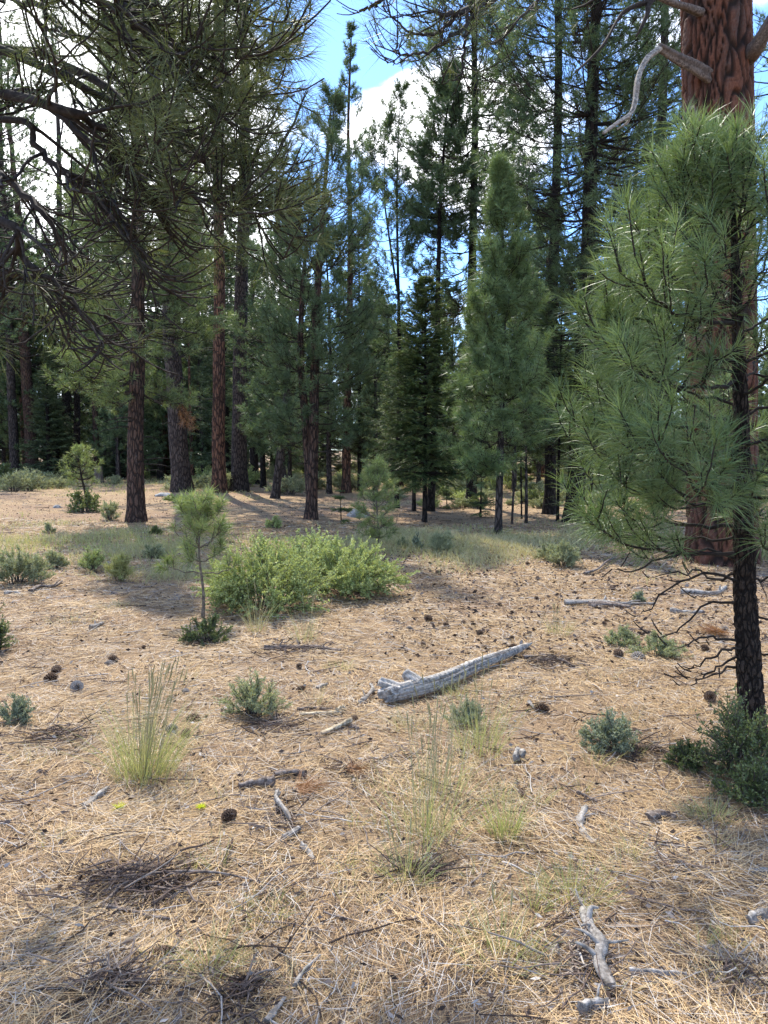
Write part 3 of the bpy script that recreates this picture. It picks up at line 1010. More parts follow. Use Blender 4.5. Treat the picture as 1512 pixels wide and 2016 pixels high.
# ------------------------------------------------------------------ big red-barked pine
rng = np.random.default_rng(90)
bb = gnd(1424, 1104)
YB = bb[1]
RB = 66 / FPX * YB
big = empty('pine_tree', (bb[0], bb[1], bb[2]), 'massive red-barked pine trunk with plated bark, nearest large tree', 'pine tree')
zz = np.concatenate([np.linspace(-0.1, 9.5, 470), np.linspace(9.6, 24, 40)])
k = 150
a = np.arange(k) * 2 * math.pi / k
AA, ZZ = np.meshgrid(a, zz)
per = 32
uu = AA / (2 * math.pi) * per + 0.3 * np.sin(ZZ * 2.3 + AA * 3) + 0.25 * np.sin(ZZ * 5.1 + AA * 7) + 0.8 * np.sin(AA * 4 + ZZ * .4)
vv = ZZ / 0.48 + 0.6 * np.sin(AA * 5 + ZZ * .7) + 0.35 * np.sin(AA * 9 + ZZ) + 50
f1, f2 = worley(uu, vv, per, 97, 3)
pl = np.clip((f2 - f1 - 0.02) / (0.30 + 0.14 * np.sin(AA * 5 + ZZ * 2)), 0, 1)
pl = pl * pl * (3 - 2 * pl)
g1, g2 = worley(uu * 3, ZZ / 0.12 + 80, per * 3, 97, 4)
sub = np.clip((g2 - g1) / 0.35, 0, 1)
taper = np.interp(ZZ, [0, 9, 24], [1.0, 0.92, 0.12])
rr = RB * taper * (1 + 0.11 * np.exp(-np.maximum(ZZ, 0) / 0.28) * (1 + 0.4 * np.sin(AA * 5 + 1))) * (1 + 0.02 * np.sin(3 * AA + ZZ * .6))
rr = rr - 0.048 + 0.048 * pl + 0.005 * sub * pl + rng.normal(0, 0.0025, rr.shape)
lx = np.interp(ZZ, [0, 9, 24], [0, -0.44, -1.0])
ring = np.stack([lx + rr * np.cos(AA), rr * np.sin(AA), ZZ], -1)
g = Geo()
ii = np.arange(len(zz) * k).reshape(len(zz), k)
g.add(ring, np.stack([ii[:-1], np.roll(ii[:-1], -1, 1), np.roll(ii[1:], -1, 1), ii[1:]], -1), None, np.clip(pl * (0.75 + 0.25 * sub), 0, 1).reshape(-1))
g.build('trunk', M['bark_red'], big, False)


def limb_mesh(pts, r0, r1, name, mat, root, n=30, kk=16, rng=rng, ridge=0.16):
    p = catmull(pts, n) - np.array(root.location)
    return lump_tube(p, np.linspace(r0, r1, n) ** 1.0, kk, rng, ridge).build(name, mat, root, True)


def pxpath(lst):
    return [at(*q) for q in lst]


def bough(root, pts, r0, r1, rng, nsub=14, sublen=0.7, droop=0.35, upturn=0.3, tuft_p=0.7, ntw=4, nn=60, nl=0.17, nw=0.0018, name='limb', wood='limb', needle='needle',
          twl=(0.12, 0.3), reach=0.16, t0=0.15, seg=2, ndroop=0.3, rsub=0.007, n=26, parts=True, tipup=0.3, twup=0.2):
    org = np.array(root.location)
    p = catmull(pts, n) - org
    p[2:-1] += rng.normal(0, 0.008, (n - 3, 3))
    wd = Geo()
    wd.tubes(p[None], np.linspace(r0, r1, n)[None], 8, 0.4, True)
    P1 = p[None]
    L1 = np.array([np.sum(np.linalg.norm(np.diff(p, axis=0), axis=1))])
    idx = np.zeros(nsub, int)
    t = np.sort(t0 + (1 - t0) * rng.random(nsub))
    t[-1] = 1.0
    b, tg = along(P1, idx, t)
    lat = nrm(cr(tg, np.array([0, 0, 1.0]))) * rng.choice([-1, 1], nsub)[:, None]
    d = nrm(tg * 0.8 + lat * (0.15 + 0.85 * rng.random(nsub))[:, None] + np.array([0, 0, 1.0]) * rng.uniform(-0.35, 0.35, nsub)[:, None])
    ln = sublen * (0.45 + 0.75 * rng.random(nsub)) * (1.15 - 0.68 * t)
    m = 9
    s = np.linspace(0, 1, m)
    S = b[:, None] + d[:, None] * (ln[:, None] * s)[..., None]
    S[..., 2] += ln[:, None] * (-droop * s ** 1.6 + upturn * s ** 4)
    S += np.cumsum(rng.normal(0, 1, S.shape), 1) * (ln * 0.028)[:, None, None] * s[None, :, None]
    wd.tubes(S, (rsub * (0.5 + ln / sublen * 0.6))[:, None] * np.linspace(1, 0.42, m), 5, rng.random(nsub))
    # second order twigs
    ix = np.repeat(np.arange(nsub), ntw)
    tt = 0.25 + 0.75 * rng.random(len(ix))
    tt[ntw - 1::ntw] = 1.0
    b2, tg2 = along(S, ix, tt)
    d2 = nrm(tg2 + rng.normal(0, 0.45, (len(ix), 3)) + np.array([0, 0, twup]))
    l2 = rng.uniform(twl[0], twl[1], len(ix))
    m2 = 5
    s2 = np.linspace(0, 1, m2)
    T = b2[:, None] + d2[:, None] * (l2[:, None] * s2)[..., None]
    T[..., 2] += l2[:, None] * (tipup * s2 ** 2 - droop * 0.3 * s2)
    T += np.cumsum(rng.normal(0, 1, T.shape), 1) * (l2 * 0.02)[:, None, None]
    wd.tubes(T, np.linspace(0.0046, 0.003, m2)[None], 4, rng.random(len(T)))
    o = wd.build(name, M[wood], root, True)
    keep = rng.random(len(T)) < tuft_p
    if keep.any():
        nd = Geo()
        tufts(nd, rng, T[keep], l2[keep], nn, nl, nw, reach, seg, ndroop, None, (0.45, 3.0))
        nd.build('needles', M[needle], o)
    return o


# live bough springing from the far side, and the limbs and snags on the visible side
def bigp(z, ang, extra=0.0):
    r = float(np.interp(z, [0, 9, 24], [RB, RB * .86, RB * .12])) - 0.05 + extra
    return bb + np.array([r * math.cos(ang), r * math.sin(ang), z])


YL = YB - 0.35
limb_mesh(pxpath([(1395, 150, YB - .3), (1365, 130, YL - .1), (1330, 112, YL - .2), (1298, 92, YL - .35)]), 0.105, 0.05, 'broken_limb', M['limb_warm'], big)
limb_mesh(pxpath([(1300, 95, YL - .33), (1272, 118, YL - .4), (1257, 150, YL - .5), (1250, 200, YL - .6), (1240, 225, YL - .65), (1215, 242, YL - .7), (1188, 262, YL - .75)]), 0.042, 0.022, 'dead_limb', M['dead'], big)
limb_mesh(pxpath([(1240, 225, YL - .65), (1236, 240, YL - .6), (1215, 255, YL - .55)]), 0.02, 0.008, 'dead_limb', M['dead'], big)
limb_mesh(pxpath([(1398, 290, YB - .35), (1382, 270, YL - .2), (1372, 240, YL - .35), (1361, 212, YL - .45)]), 0.075, 0.05, 'snag', M['limb_warm'], big)
limb_mesh(pxpath([(1383, 235, YL - .3), (1388, 218, YL - .5), (1394, 208, YL - .6)]), 0.02, 0.006, 'snag', M['limb_warm'], big)
limb_mesh(pxpath([(1380, 25, YB - .3), (1352, 14, YL - .1), (1325, 6, YL - .2), (1296, -6, YL - .3), (1240, -30, YL - .5)]), 0.06, 0.035, 'dead_limb', M['limb_warm'], big)
limb_mesh(pxpath([(1468, 120, YB - .2), (1492, 90, YB - .5), (1512, 55, YB - .7), (1560, -20, YB - 1)]), 0.13, 0.08, 'limb', M['limb_warm'], big)
# long bare drooping limb crossing above the clearing
limb_mesh(pxpath([(1400, -160, YB - .2), (1340, -60, YB - .6), (1283, 0, YB - 1.0), (1275, 25, YB - 1.1), (1262, 55, YB - 1.2), (1252, 72, YB - 1.2)]), 0.05, 0.012, 'dead_limb', M['limb'], big)
limb_mesh(pxpath([(1283, 2, YB - 1.0), (1250, 12, YB - 1.1), (1222, 30, YB - 1.2), (1190, 85, YB - 1.4), (1160, 118, YB - 1.5), (1132, 142, YB - 1.6)]), 0.03, 0.01, 'dead_limb', M['limb'], big)
rngB = np.random.default_rng(91)
for (pts, r0, r1, ns, sl, tp) in (
    ([(1400, -260, YB - .5), (1200, -150, YB - 2.5), (1040, -50, YB - 4), (960, 0, YB - 4.6), (900, 28, YB - 5), (845, 22, YB - 5.3)], .06, .012, 20, .75, .45),
    ([(960, -10, YB - 4.6), (925, 40, YB - 4.9), (885, 75, YB - 5.1), (858, 92, YB - 5.2), (815, 108, YB - 5.4), (775, 100, YB - 5.5)], .02, .006, 8, .4, .55),
    ([(900, 28, YB - 5), (870, 60, YB - 5.1), (822, 70, YB - 5.3), (780, 40, YB - 5.4), (752, 12, YB - 5.5)], .014, .005, 6, .35, .5),
    ([(920, 20, YB - 5), (915, 90, YB - 5.1), (905, 150, YB - 5.1), (870, 163, YB - 5.1)], .014, .004, 5, .3, .3),
    ([(800, -60, YB - 5.5), (760, -8, YB - 5.6), (735, 10, YB - 5.6), (708, 22, YB - 5.6)], .018, .009, 1, .1, .0),
    ([(1400, -300, YB - .5), (1250, -160, YB - 1.5), (1130, -60, YB - 2.4), (1060, 0, YB - 3), (1010, 50, YB - 3.3)], .05, .008, 16, .8, .6),
):
    bough(big, pxpath(pts), r0, r1, rngB, ns, sl, 0.25, 0.3, tp * .8, 3, 30, 0.17, 0.0030, seg=1, rsub=0.009)
# upper crown, mostly above the picture
Pb = np.stack([np.interp(np.linspace(0, 24, 20), [0, 9, 24], [0, -0.44, -1.0]), np.zeros(20), np.linspace(0, 24, 20)], -1)
Bc, Lc, uc = branches(rng, Pb, 9.5, 24, 3.6, prof_mature, 60, (-10, 45), 0.25)
wd, nd = Geo(), Geo()
wd.tubes(Bc, (0.02 + 0.013 * Lc)[:, None] * np.linspace(1, .25, 7), 5, 0.4)
T, ln, ix, t = twigs(rng, Bc, Lc, 10, .3, .35, .2)
wd.tubes(T, np.linspace(.009, .005, 4)[None], 3, 0.4)
tufts(nd, rng, T, ln, 24, .18, .010)
wd.build('branches', M['limb'], big)
nd.build('needles', M['needle'], big)

# ------------------------------------------------------------------ overhanging pine at the photographer's side
rngO = np.random.default_rng(101)
ob = np.array([-3.55, 4.4, float(hz(-3.55, 4.4))])
over = empty('pine_tree', ob, 'overhanging dark pine whose drooping boughs and bare twigs hang in close', 'pine tree')
P, r = trunk_path(13, 0.21, (0.2, 0.1), 0.05, rngO, 40)
make_trunk(P, r, M['bark_brown'], over, rngO, 24)


def tr(z):
    q = ev(P, np.array([z]))[0] + ob
    return q


def obough(z, lst, r0, r1, **kw):
    return bough(over, [tr(z)] + pxpath(lst), r0, r1, rngO, **kw)


ON = dict(needle='needle_over', nn=54, nl=0.165, nw=0.0024, sublen=0.62, ntw=5, twl=(0.1, 0.28), rsub=.0085)
obough(3.75, [(0, 95, 4.40), (130, 130, 4.2), (230, 190, 4.00), (330, 270, 3.90), (400, 320, 3.80), (450, 365, 3.7), (500, 395, 3.65)], .030, .005, nsub=23, tuft_p=0.30, droop=0.28, **ON)
obough(4.2, [(120, -40, 3.50), (270, 50, 3.29), (330, 95, 3.22), (390, 130, 3.2), (440, 138, 3.15)], .026, .005, nsub=17, tuft_p=0.45, droop=0.16, **ON)
obough(4.5, [(260, -90, 3.50), (400, -30, 3.36), (470, 0, 3.3), (500, -10, 3.25)], .026, .005, nsub=19, tuft_p=0.45, droop=0.12, **ON)
obough(3.5, [(0, 178, 3.90), (60, 188, 3.75), (110, 225, 3.65), (170, 270, 3.55), (225, 315, 3.50), (270, 360, 3.50), (300, 400, 3.55)], .021, .004, nsub=22, tuft_p=0.22, droop=0.40, **ON)
obough(3.3, [(0, 236, 3.70), (70, 290, 3.6), (130, 345, 3.50), (190, 390, 3.50), (235, 425, 3.50), (255, 465, 3.50)], .019, .004, nsub=20, tuft_p=0.09, droop=0.44, **ON)
obough(2.6, [(-40, 560, 3.6), (0, 540, 3.50), (40, 538, 3.45), (80, 556, 3.40), (120, 590, 3.40), (148, 650, 3.40)], .026, .005, nsub=13, tuft_p=0.04, droop=0.56, upturn=.1, **{**ON, 'sublen': .5})
obough(3.1, [(-60, 330, 4.2), (30, 370, 4.10), (90, 430, 4.00), (130, 500, 4.00), (150, 560, 4.00)], .026, .005, nsub=13, tuft_p=0.05, droop=0.56, **{**ON, 'sublen': .55})
obough(4.0, [(-60, -20, 4.40), (60, 10, 4.00), (140, 60, 3.70), (190, 90, 3.50)], .024, .005, nsub=14, tuft_p=0.65, droop=0.12, **ON)
obough(4.7, [(-80, -150, 3.50), (40, -80, 3.22), (150, -20, 3.2), (240, 20, 3.15), (300, 70, 3.1)], .024, .005, nsub=16, tuft_p=0.65, droop=0.16, **ON)
obough(3.9, [(60, 200, 3.3), (180, 240, 3.4), (300, 330, 3.4), (370, 380, 3.4), (425, 400, 3.4)], .024, .005, nsub=19, tuft_p=0.45, droop=0.28, **{**ON, 'nw': .0026})
obough(4.3, [(60, 120, 3.78), (220, 200, 3.85), (350, 260, 3.85), (430, 285, 3.85), (475, 300, 3.8)], .024, .005, nsub=20, tuft_p=0.45, droop=0.20, **{**ON, 'nw': .0026})
obough(4.9, [(200, 0, 4.13), (380, 60, 4.2), (440, 80, 4.2), (490, 120, 4.2)], .024, .005, nsub=20, tuft_p=0.65, droop=0.16, **{**ON, 'nw': .0028})
obough(3.2, [(-30, 420, 3.36), (40, 500, 3.36), (120, 570, 3.36), (180, 640, 3.36)], .024, .005, nsub=11, tuft_p=0.08, droop=0.40, **{**ON, 'sublen': .5})
# rest of its crown, above and behind the picture, which shades the near ground
Bc, Lc, uc = branches(rngO, P, 5.2, 12.8, 2.4, prof_mature, 10, (-8, 45), 0.25)
wd, nd = Geo(), Geo()
wd.tubes(Bc, (0.012 + 0.011 * Lc)[:, None] * np.linspace(1, .25, 7), 5, 0.4)
T, ln, ix, t = twigs(rngO, Bc, Lc, 12, .3, .35, .2)
wd.tubes(T, np.linspace(.007, .004, 4)[None], 3, 0.4)
tufts(nd, rngO, T, ln, 22, .17, .0045)
wd.build('branches', M['limb'], over)
nd.build('needles', M['needle_over'], over)

# ------------------------------------------------------------------ young pine close by
rngY = np.random.default_rng(111)
yb = gnd(1484, 1450)
YY = yb[1]
yp = empty('young_pine', yb, 'young pine close by with long glossy needles and a dark slender trunk', 'pine tree')
tp = catmull([yb + np.array([0, 0, -.03])] + pxpath([(1474, 1300, YY), (1466, 1150, YY), (1463, 1000, YY), (1458, 800, YY + .02), (1452, 620, YY + .03), (1447, 500, YY + .04), (1442, 375, YY + .05)]), 60) - yb
tz = tp[:, 2]
g = Geo()
k = 28
rad = np.interp(tz, [0, .08, 1.0, 1.8, 2.6, tz[-1]], [.092, .072, .058, .042, .024, .007])
T_ = nrm(np.gradient(tp, axis=0))
U_ = nrm(cr(T_, np.array([0, 1.0, 0])))
V_ = cr(T_, U_)
zf = np.linspace(0, 1, 240)
tpf = np.stack([np.interp(zf, np.linspace(0, 1, 60), tp[:, i]) for i in range(3)], -1)
rf = np.interp(tpf[:, 2], tz, rad)
k = 48
a = np.arange(k) * 2 * math.pi / k
AA, ZZ = np.meshgrid(a, tpf[:, 2])
f1, f2 = worley(AA / 6.283 * 10 + .3 * np.sin(ZZ * 14 + AA * 3), ZZ / .09 + 50, 10, 97, 8)
pl = np.clip((f2 - f1 - .03) / .3, 0, 1)
am = rf[:, None] * (0.88 + 0.15 * pl)
ring = tpf[:, None] + am[..., None] * (np.cos(a)[None, :, None] * np.array([1.0, 0, 0]) + np.sin(a)[None, :, None] * np.array([0, 1.0, 0]))
ii = np.arange(240 * k).reshape(240, k)
g.add(ring, np.stack([ii[:-1], np.roll(ii[:-1], -1, 1), np.roll(ii[1:], -1, 1), ii[1:]], -1), None, pl.reshape(-1))
g.build('trunk', M['bark_young'], yp)
YN = dict(nl=0.175, nw=0.0034, seg=2, ndroop=0.28, wood='limb', needle='needle_young', name='branch', reach=0.2, n=14)


def ybranch(z, az, L, el, up, ns, nn=62, tuft_p=.95, **kw):
    b0 = ev(tp, np.array([z]))[0] + yb
    d = np.array([math.cos(az), math.sin(az), 0])
    pts = [b0 + d * L * s * math.cos(el) + np.array([0, 0, L * (math.sin(el) * s + up * s ** 2.5)]) for s in (0, .25, .5, .75, 1.0)]
    q = dict(YN)
    q.update(kw)
    return bough(yp, pts, .005 + .006 * L, .004, rngY, ns, .34 * L + .12, .05, .2, tuft_p, 2, nn, twl=(.1, .2), t0=.38, rsub=.005, tipup=.35, twup=.35, **q)


zs = np.linspace(1.08, 2.85, 33)
for i, z in enumerate(zs):
    s = (z - 1.08) / (2.9 - 1.08)
    az = i * 2.399 + rngY.uniform(-.3, .3)
    L = float(np.interp(s, [0, .15, .45, .72, .9, 1], [.70, .76, .72, .50, .28, .14])) * rngY.uniform(.85, 1.12)
    el = R_(np.interp(s, [0, .3, .7, 1], [-8, 5, 28, 58]) + rngY.uniform(-6, 6))
    ybranch(z, az, L, el, float(np.interp(s, [0, 1], [.12, .3])), int(4 + L * 6))
# the boughs reaching out to the clearing side
for (z, px_, py_, dy) in ((1.05, 1190, 1050, -.1), (1.2, 1205, 985, .2), (1.55, 1175, 880, -.1), (1.75, 1205, 800, .15), (2.1, 1215, 650, -.05), (2.0, 1260, 735, -.4), (2.4, 1290, 500, .1), (2.6, 1335, 400, -.1), (1.5, 1290, 880, -.6), (2.3, 1260, 560, -.45),
                       (2.75, 1410, 360, -.15), (1.3, 1350, 930, -.7)):
    b0 = ev(tp, np.array([z]))[0] + yb
    e = at(px_, py_, YY + dy)
    mid = (b0 + e) / 2 + np.array([0, 0, -.06])
    bough(yp, [b0, b0 * .75 + e * .25 + np.array([0, 0, -.04]), mid, b0 * .25 + e * .75 + np.array([0, 0, -.05]), e], .013, .0045, rngY, 9, .34, .05, .2, .97, 2, 66, twl=(.1, .2), t0=.4, rsub=.005, tipup=.35, twup=.35, **YN)
# leader tuft and dead lower twigs
b0 = ev(tp, np.array([tz[-1] - .02]))[0] + yb
bough(yp, [b0, at(1444, 365, YY + .03), at(1442, 320, YY)], .008, .004, rngY, 5, .16, -.2, .3, 1, 2, 110, twl=(.1, .18), t0=.3, rsub=.004, **{**YN, 'name': 'leader'})
for (y0, lst) in ((1150, [(1400, 1130), (1330, 1150), (1280, 1200), (1262, 1208)]), (1105, [(1390, 1085), (1300, 1100), (1245, 1125), (1215, 1120)]), (1190, [(1400, 1185), (1350, 1230), (1300, 1255)]),
                  (1265, [(1410, 1255), (1365, 1262), (1340, 1275)]), (1275, [(1420, 1285), (1380, 1310), (1350, 1318)]), (1290, [(1430, 1300), (1390, 1330), (1360, 1350)]), (1210, [(1490, 1215), (1530, 1222), (1560, 1240)]),
                  (1275, [(1500, 1285), (1530, 1290), (1570, 1300)]), (1145, [(1500, 1140), (1540, 1130), (1580, 1120)]), (1120, [(1420, 1140), (1380, 1125), (1340, 1128), (1290, 1136)]), (1320, [(1440, 1312), (1405, 1330), (1380, 1338)])):
    z = at(1470, y0, YY)[2] - yb[2]
    b0 = ev(tp, np.array([z]))[0] + yb
    pts = [b0] + [at(x, y, YY - .12 * (j + 1) * rngY.uniform(-.6, 1)) for j, (x, y) in enumerate(lst)]
    bough(yp, pts, .009, .0025, rngY, 3, .16, .1, .1, 0.0, 1, wood='limb', name='dead_twig', n=14, rsub=.0025, twl=(.04, .1))


# ------------------------------------------------------------------ saplings
def sapling(label, px, py, toppy, rows, seed, nw, nn=70, nl=.13, r0=.016, stem='stem', needle='needle_young', name='pine_sapling', lean=0.0):
    rg = np.random.default_rng(seed)
    b = gnd(px, py)
    root = empty(name, b, label, 'sapling', None)
    H = zat(toppy, b)
    s = np.linspace(0, 1, 16)
    p = np.stack([lean * s + .015 * np.sin(s * 7), .012 * np.sin(s * 5 + 1), H * .9 * s - .02], -1)
    g = Geo()
    g.tubes(p[None], (r0 * (1 - .72 * s) * (1 + .4 * np.exp(-s * 16)))[None], 9)
    g.build('stem', M[stem], root, True)
    for (zf_, L, n, el, up) in rows:
        a0 = rg.random() * 6
        for j in range(n):
            az = a0 + j * 6.283 / n + rg.uniform(-.3, .3)
            b0 = ev(p, np.array([H * zf_]))[0] + b
            d = np.array([math.cos(az), math.sin(az), 0])
            e = R_(el + rg.uniform(-8, 8))
            Lj = L * rg.uniform(.8, 1.15)
            pts = [b0 + d * Lj * q * math.cos(e) + np.array([0, 0, Lj * (math.sin(e) * q + up * q * q)]) for q in (0, .4, .7, 1)]
            bough(root, pts, r0 * .4 + .001, .003, rg, 3, Lj * .45, .0, .2, .9, 2, nn, nl, nw, 'branch', 'stem' if stem == 'stem' else 'limb', needle, (.05, .11), .11, .35, 2, .2, .003, 10, tipup=.3, twup=.35)
    b0 = ev(p, np.array([H * .8]))[0] + b
    bough(root, [b0, b0 + [0, 0, H * .06], b0 + [lean * .1, 0, H * .13]], r0 * .35, .003, rg, 4, .1, -.3, .2, 1, 2, nn, nl, nw, 'leader', 'stem' if stem == 'stem' else 'limb', needle, (.05, .1), .1, .2, 2, .15, .003, 10)
    return root


sapling('knee-high pine sapling with a tufted head beside the bright green bush', 398, 1218, 992, [(.40, .30, 2, 0, .2), (.50, .22, 3, 10, .3), (.62, .27, 5, 22, .35), (.74, .25, 5, 38, .3), (.82, .17, 4, 58, .2)], 121, .0042, 48, .13, .017, lean=.0, needle='needle_sapling')
sapling('feathery pine sapling standing behind the end of the bright green bush', 743, 1085, 905, [(.14, .2, 4, 5, .2), (.25, .26, 5, 8, .2), (.36, .28, 5, 12, .25), (.48, .27, 5, 18, .25), (.6, .24, 5, 26, .25), (.7, .2, 5, 36, .25), (.78, .16, 4, 50, .2)], 122, .0052, 42, .12, .018, needle='needle_sapling')
sapling('bushy pine sapling with bare stem rising from a dark shrub', 172, 1000, 880, [(.36, .36, 3, 0, .2), (.46, .52, 5, 6, .2), (.56, .50, 5, 14, .25), (.66, .40, 5, 24, .25), (.76, .28, 4, 40, .25), (.84, .16, 4, 56, .2)], 123, .0075, 22, .15, .045, stem='limb', lean=-.2, needle='needle_sapling')
F_('tiny fir seedling in needle litter near the two-stemmed pine', 672, 1032, 3, 965, 1020, 26, seed=124, needle='fir')
F_('knee-high fir seedling at the foot of the dense layered fir', 880, 1000, 3, 965, 995, 20, seed=125, needle='fir')


# ------------------------------------------------------------------ shrubs
def shrub(label, px, py, wpx, hpx, mat, seed, leaf=(.02, .011), nst=16, ntw=9, nlf=14, blade=False, depth=.8, group=None, cat='shrub', name='shrub', loc=None, W=None, H=None, upright=.5, rst=.006, flat=0.0, gap=0.0, stem='shrub_stem', tipbias=0.3):
    rg = np.random.default_rng(seed)
    b = gnd(px, py) if loc is None else np.asarray(loc, float)
    if W is None:
        W, H = wpx / FPX * b[1], hpx / FPX * b[1]
    root = empty(name, (b[0], b[1], b[2] - .01), label, cat, group)
    az = rg.random(nst) * 6.283
    q = np.sqrt(rg.random(nst))
    end = np.stack([np.cos(az) * q * W * .46, np.sin(az) * q * W * .46 * depth, H * np.sqrt(np.maximum(0.05, 1 - (q * (1 - flat)) ** 2)) * rg.uniform(.48, .95, nst)], -1)
    st = end * np.array([.22, .22, 0]) + rg.normal(0, .02, (nst, 3)) * np.array([1, 1, 0])
    s = np.linspace(0, 1, 7)
    S = st[:, None] + (end - st)[:, None] * s[None, :, None] ** np.array([1.0 + upright, 1.0 + upright, 0.9])
    S += np.cumsum(rg.normal(0, 1, S.shape), 1) * (W * .012) * s[None, :, None]
    wd, lf = Geo(), Geo()
    wd.tubes(S, np.linspace(rst, rst * .4, 7)[None], 5, rg.random(nst))
    ix = np.repeat(np.arange(nst), ntw)
    t = .3 + .7 * rg.random(len(ix)) ** .7
    b2, tg = along(S, ix, t)
    out = nrm(b2 * np.array([1, 1, .4]) + 1e-4)
    d2 = nrm(tg * .6 + out * .35 + np.array([0, 0, upright * .7]) + rg.normal(0, .5, (len(ix), 3)))
    l2 = H * rg.uniform(.14, .34, len(ix))
    s2 = np.linspace(0, 1, 4)
    T = b2[:, None] + d2[:, None] * (l2[:, None] * s2)[..., None]
    T[..., 2] = np.maximum(T[..., 2], .015)
    wd.tubes(T, np.linspace(rst * .4, rst * .2, 4)[None], 3, rg.random(len(T)))
    ix3 = np.repeat(np.arange(len(T)), nlf)
    t3 = rg.random(len(ix3)) ** .8
    b3, tg3 = along(T, ix3, t3)
    d3 = nrm(tg3 * .6 + rg.normal(0, .7, (len(ix3), 3)) + np.array([0, 0, .3]))
    tb = rg.random(len(T))
    tn = np.clip(.55 * tb[ix3] + .45 * rg.random(len(ix3)), 0, 1)
    ll = leaf[0] * rg.uniform(.6, 1.3, len(ix3))
    if blade:
        lf.blades(b3, d3, ll, leaf[1], None, 1, tn, rg, .0)
    else:
        lf.leaves(b3, d3, ll, leaf[1] * rg.uniform(.7, 1.2, len(ix3)), rg, tn)
    wd.build('stems', M[stem], root)
    lf.build('leaves', M[mat], root)
    return root


shrub('wide bright green small-leaved bush with a twiggy grey base', 525, 1200, 270, 150, 'shrub_green', 131, (.024, .016), 64, 18, 30, upright=.25, depth=.75)
shrub('bright green bush joined to the end of the wider green bush, farther from the sapling', 690, 1172, 210, 118, 'shrub_green', 132, (.024, .016), 54, 18, 30, upright=.25, depth=.8)
shrub('bright green bush rising between the two green bushes, behind them', 610, 1140, 220, 95, 'shrub_green', 138, (.026, .017), 46, 17, 28, upright=.3, depth=.7)
shrub('dark green low shrub hugging the foot of the tufted sapling', 412, 1262, 108, 56, 'shrub_dark', 133, (.017, .009), 24, 12, 20, upright=.3)
shrub('grey-green twiggy shrub with upright shoots in open needle litter', 502, 1412, 132, 88, 'shrub_sage', 134, (.02, .0055), 34, 10, 22, upright=.9, rst=.0035)
shrub('small dense bluish shrub at the side of the open litter', 34, 1424, 66, 60, 'shrub_blue', 135, (.011, .0055), 24, 12, 24, upright=.4, rst=.003)
shrub('dark bush cut by the edge of the picture', -12, 1282, 60, 90, 'shrub_dark', 136, (.018, .009), 20, 10, 20)
shrub('rounded grey-green shrub between the log and the dark bush', 1200, 1478, 128, 82, 'shrub_blue', 137, (.015, .0065), 30, 12, 24, upright=.5, rst=.0035)
shrub('low sage-green shrub in orange litter, nearer of the touching pair', 1292, 1292, 120, 44, 'shrub_sage', 139, (.022, .006), 26, 10, 22, upright=.7, rst=.003)
shrub('low sage-green shrub in orange litter, farther of the touching pair', 1226, 1272, 80, 40, 'shrub_sage', 140, (.022, .006), 22, 10, 20, upright=.7, rst=.003)
shrub('large dark leafy bush wrapped round the young pine trunk', 1455, 1525, 190, 160, 'shrub_dark', 141, (.018, .009), 44, 12, 13, upright=.5, depth=.8, rst=.005)
shrub('dark leafy bush in front of the young pine, lower than its neighbour', 1475, 1580, 150, 95, 'shrub_dark', 142, (.016, .009), 30, 12, 14, upright=.4)
shrub('straggly dark bush spreading toward the log from the young pine', 1362, 1510, 110, 62, 'shrub_dark', 143, (.015, .007), 24, 10, 16, upright=.5)
shrub('silvery shrub in grass beside the middle of the log', 918, 1432, 72, 62, 'shrub_blue', 144, (.022, .005), 24, 9, 20, True, upright=1.0, rst=.003)
shrub('dark broad-leaved shrub at the foot of the bushy sapling', 168, 1008, 84, 52, 'shrub_dark', 145, (.06, .034), 22, 9, 12, upright=.4, rst=.012)
shrub('grey sage bush beside the nearest brown pine', 216, 1024, 42, 44, 'shrub_sage', 146, (.05, .012), 24, 9, 18, upright=.8)
shrub('large feathery sage-green brush at the edge of the open ground', 32, 1148, 130, 72, 'shrub_sage', 147, (.045, .008), 44, 10, 24, True, upright=1.1, rst=.004)
shrub('sage-green brush next to the large feathery brush', 108, 1120, 50, 40, 'shrub_sage', 148, (.035, .008), 24, 9, 20, upright=.9, rst=.004)
shrub('pale green leafy brush between the sage brush and the sapling', 182, 1125, 62, 52, 'shrub_green', 149, (.025, .012), 24, 9, 16, upright=.8)
shrub('yellow-green upright brush behind the tufted sapling', 238, 1142, 56, 64, 'grass', 150, (.06, .007), 26, 8, 16, True, upright=1.2, rst=.003)
shrub('small grey-green shrub near scattered twigs by the sapling', 302, 1100, 46, 32, 'shrub_sage', 151, (.03, .008), 22, 9, 18, upright=.6)
shrub('flat dark grey-green shrub near the nearest brown pine', 307, 1052, 32, 16, 'shrub_dark', 152, (.03, .012), 18, 9, 18, upright=.3)
shrub('fresh green shrub tuft in litter beyond the bright bush', 538, 1040, 34, 26, 'shrub_green', 153, (.035, .014), 18, 9, 16, upright=.7)
shrub('rounded sage shrub beyond the bare twisted shrublet', 868, 1090, 52, 50, 'shrub_sage', 154, (.04, .009), 30, 10, 22, True, upright=1.0, rst=.004)
shrub('twisted dark-stemmed shrublet with a small bluish head', 822, 1082, 30, 36, 'shrub_blue', 155, (.025, .012), 6, 14, 26, upright=.9, rst=.012, stem='limb')
shrub('low sage clump next to the twisted shrublet', 792, 1078, 28, 22, 'shrub_sage', 156, (.03, .01), 18, 8, 16, upright=.6)
shrub('soft green brush in grass before the great dark-trunked pine', 1108, 1116, 66, 54, 'shrub_sage', 157, (.045, .008), 34, 10, 22, True, upright=1.1, rst=.004)
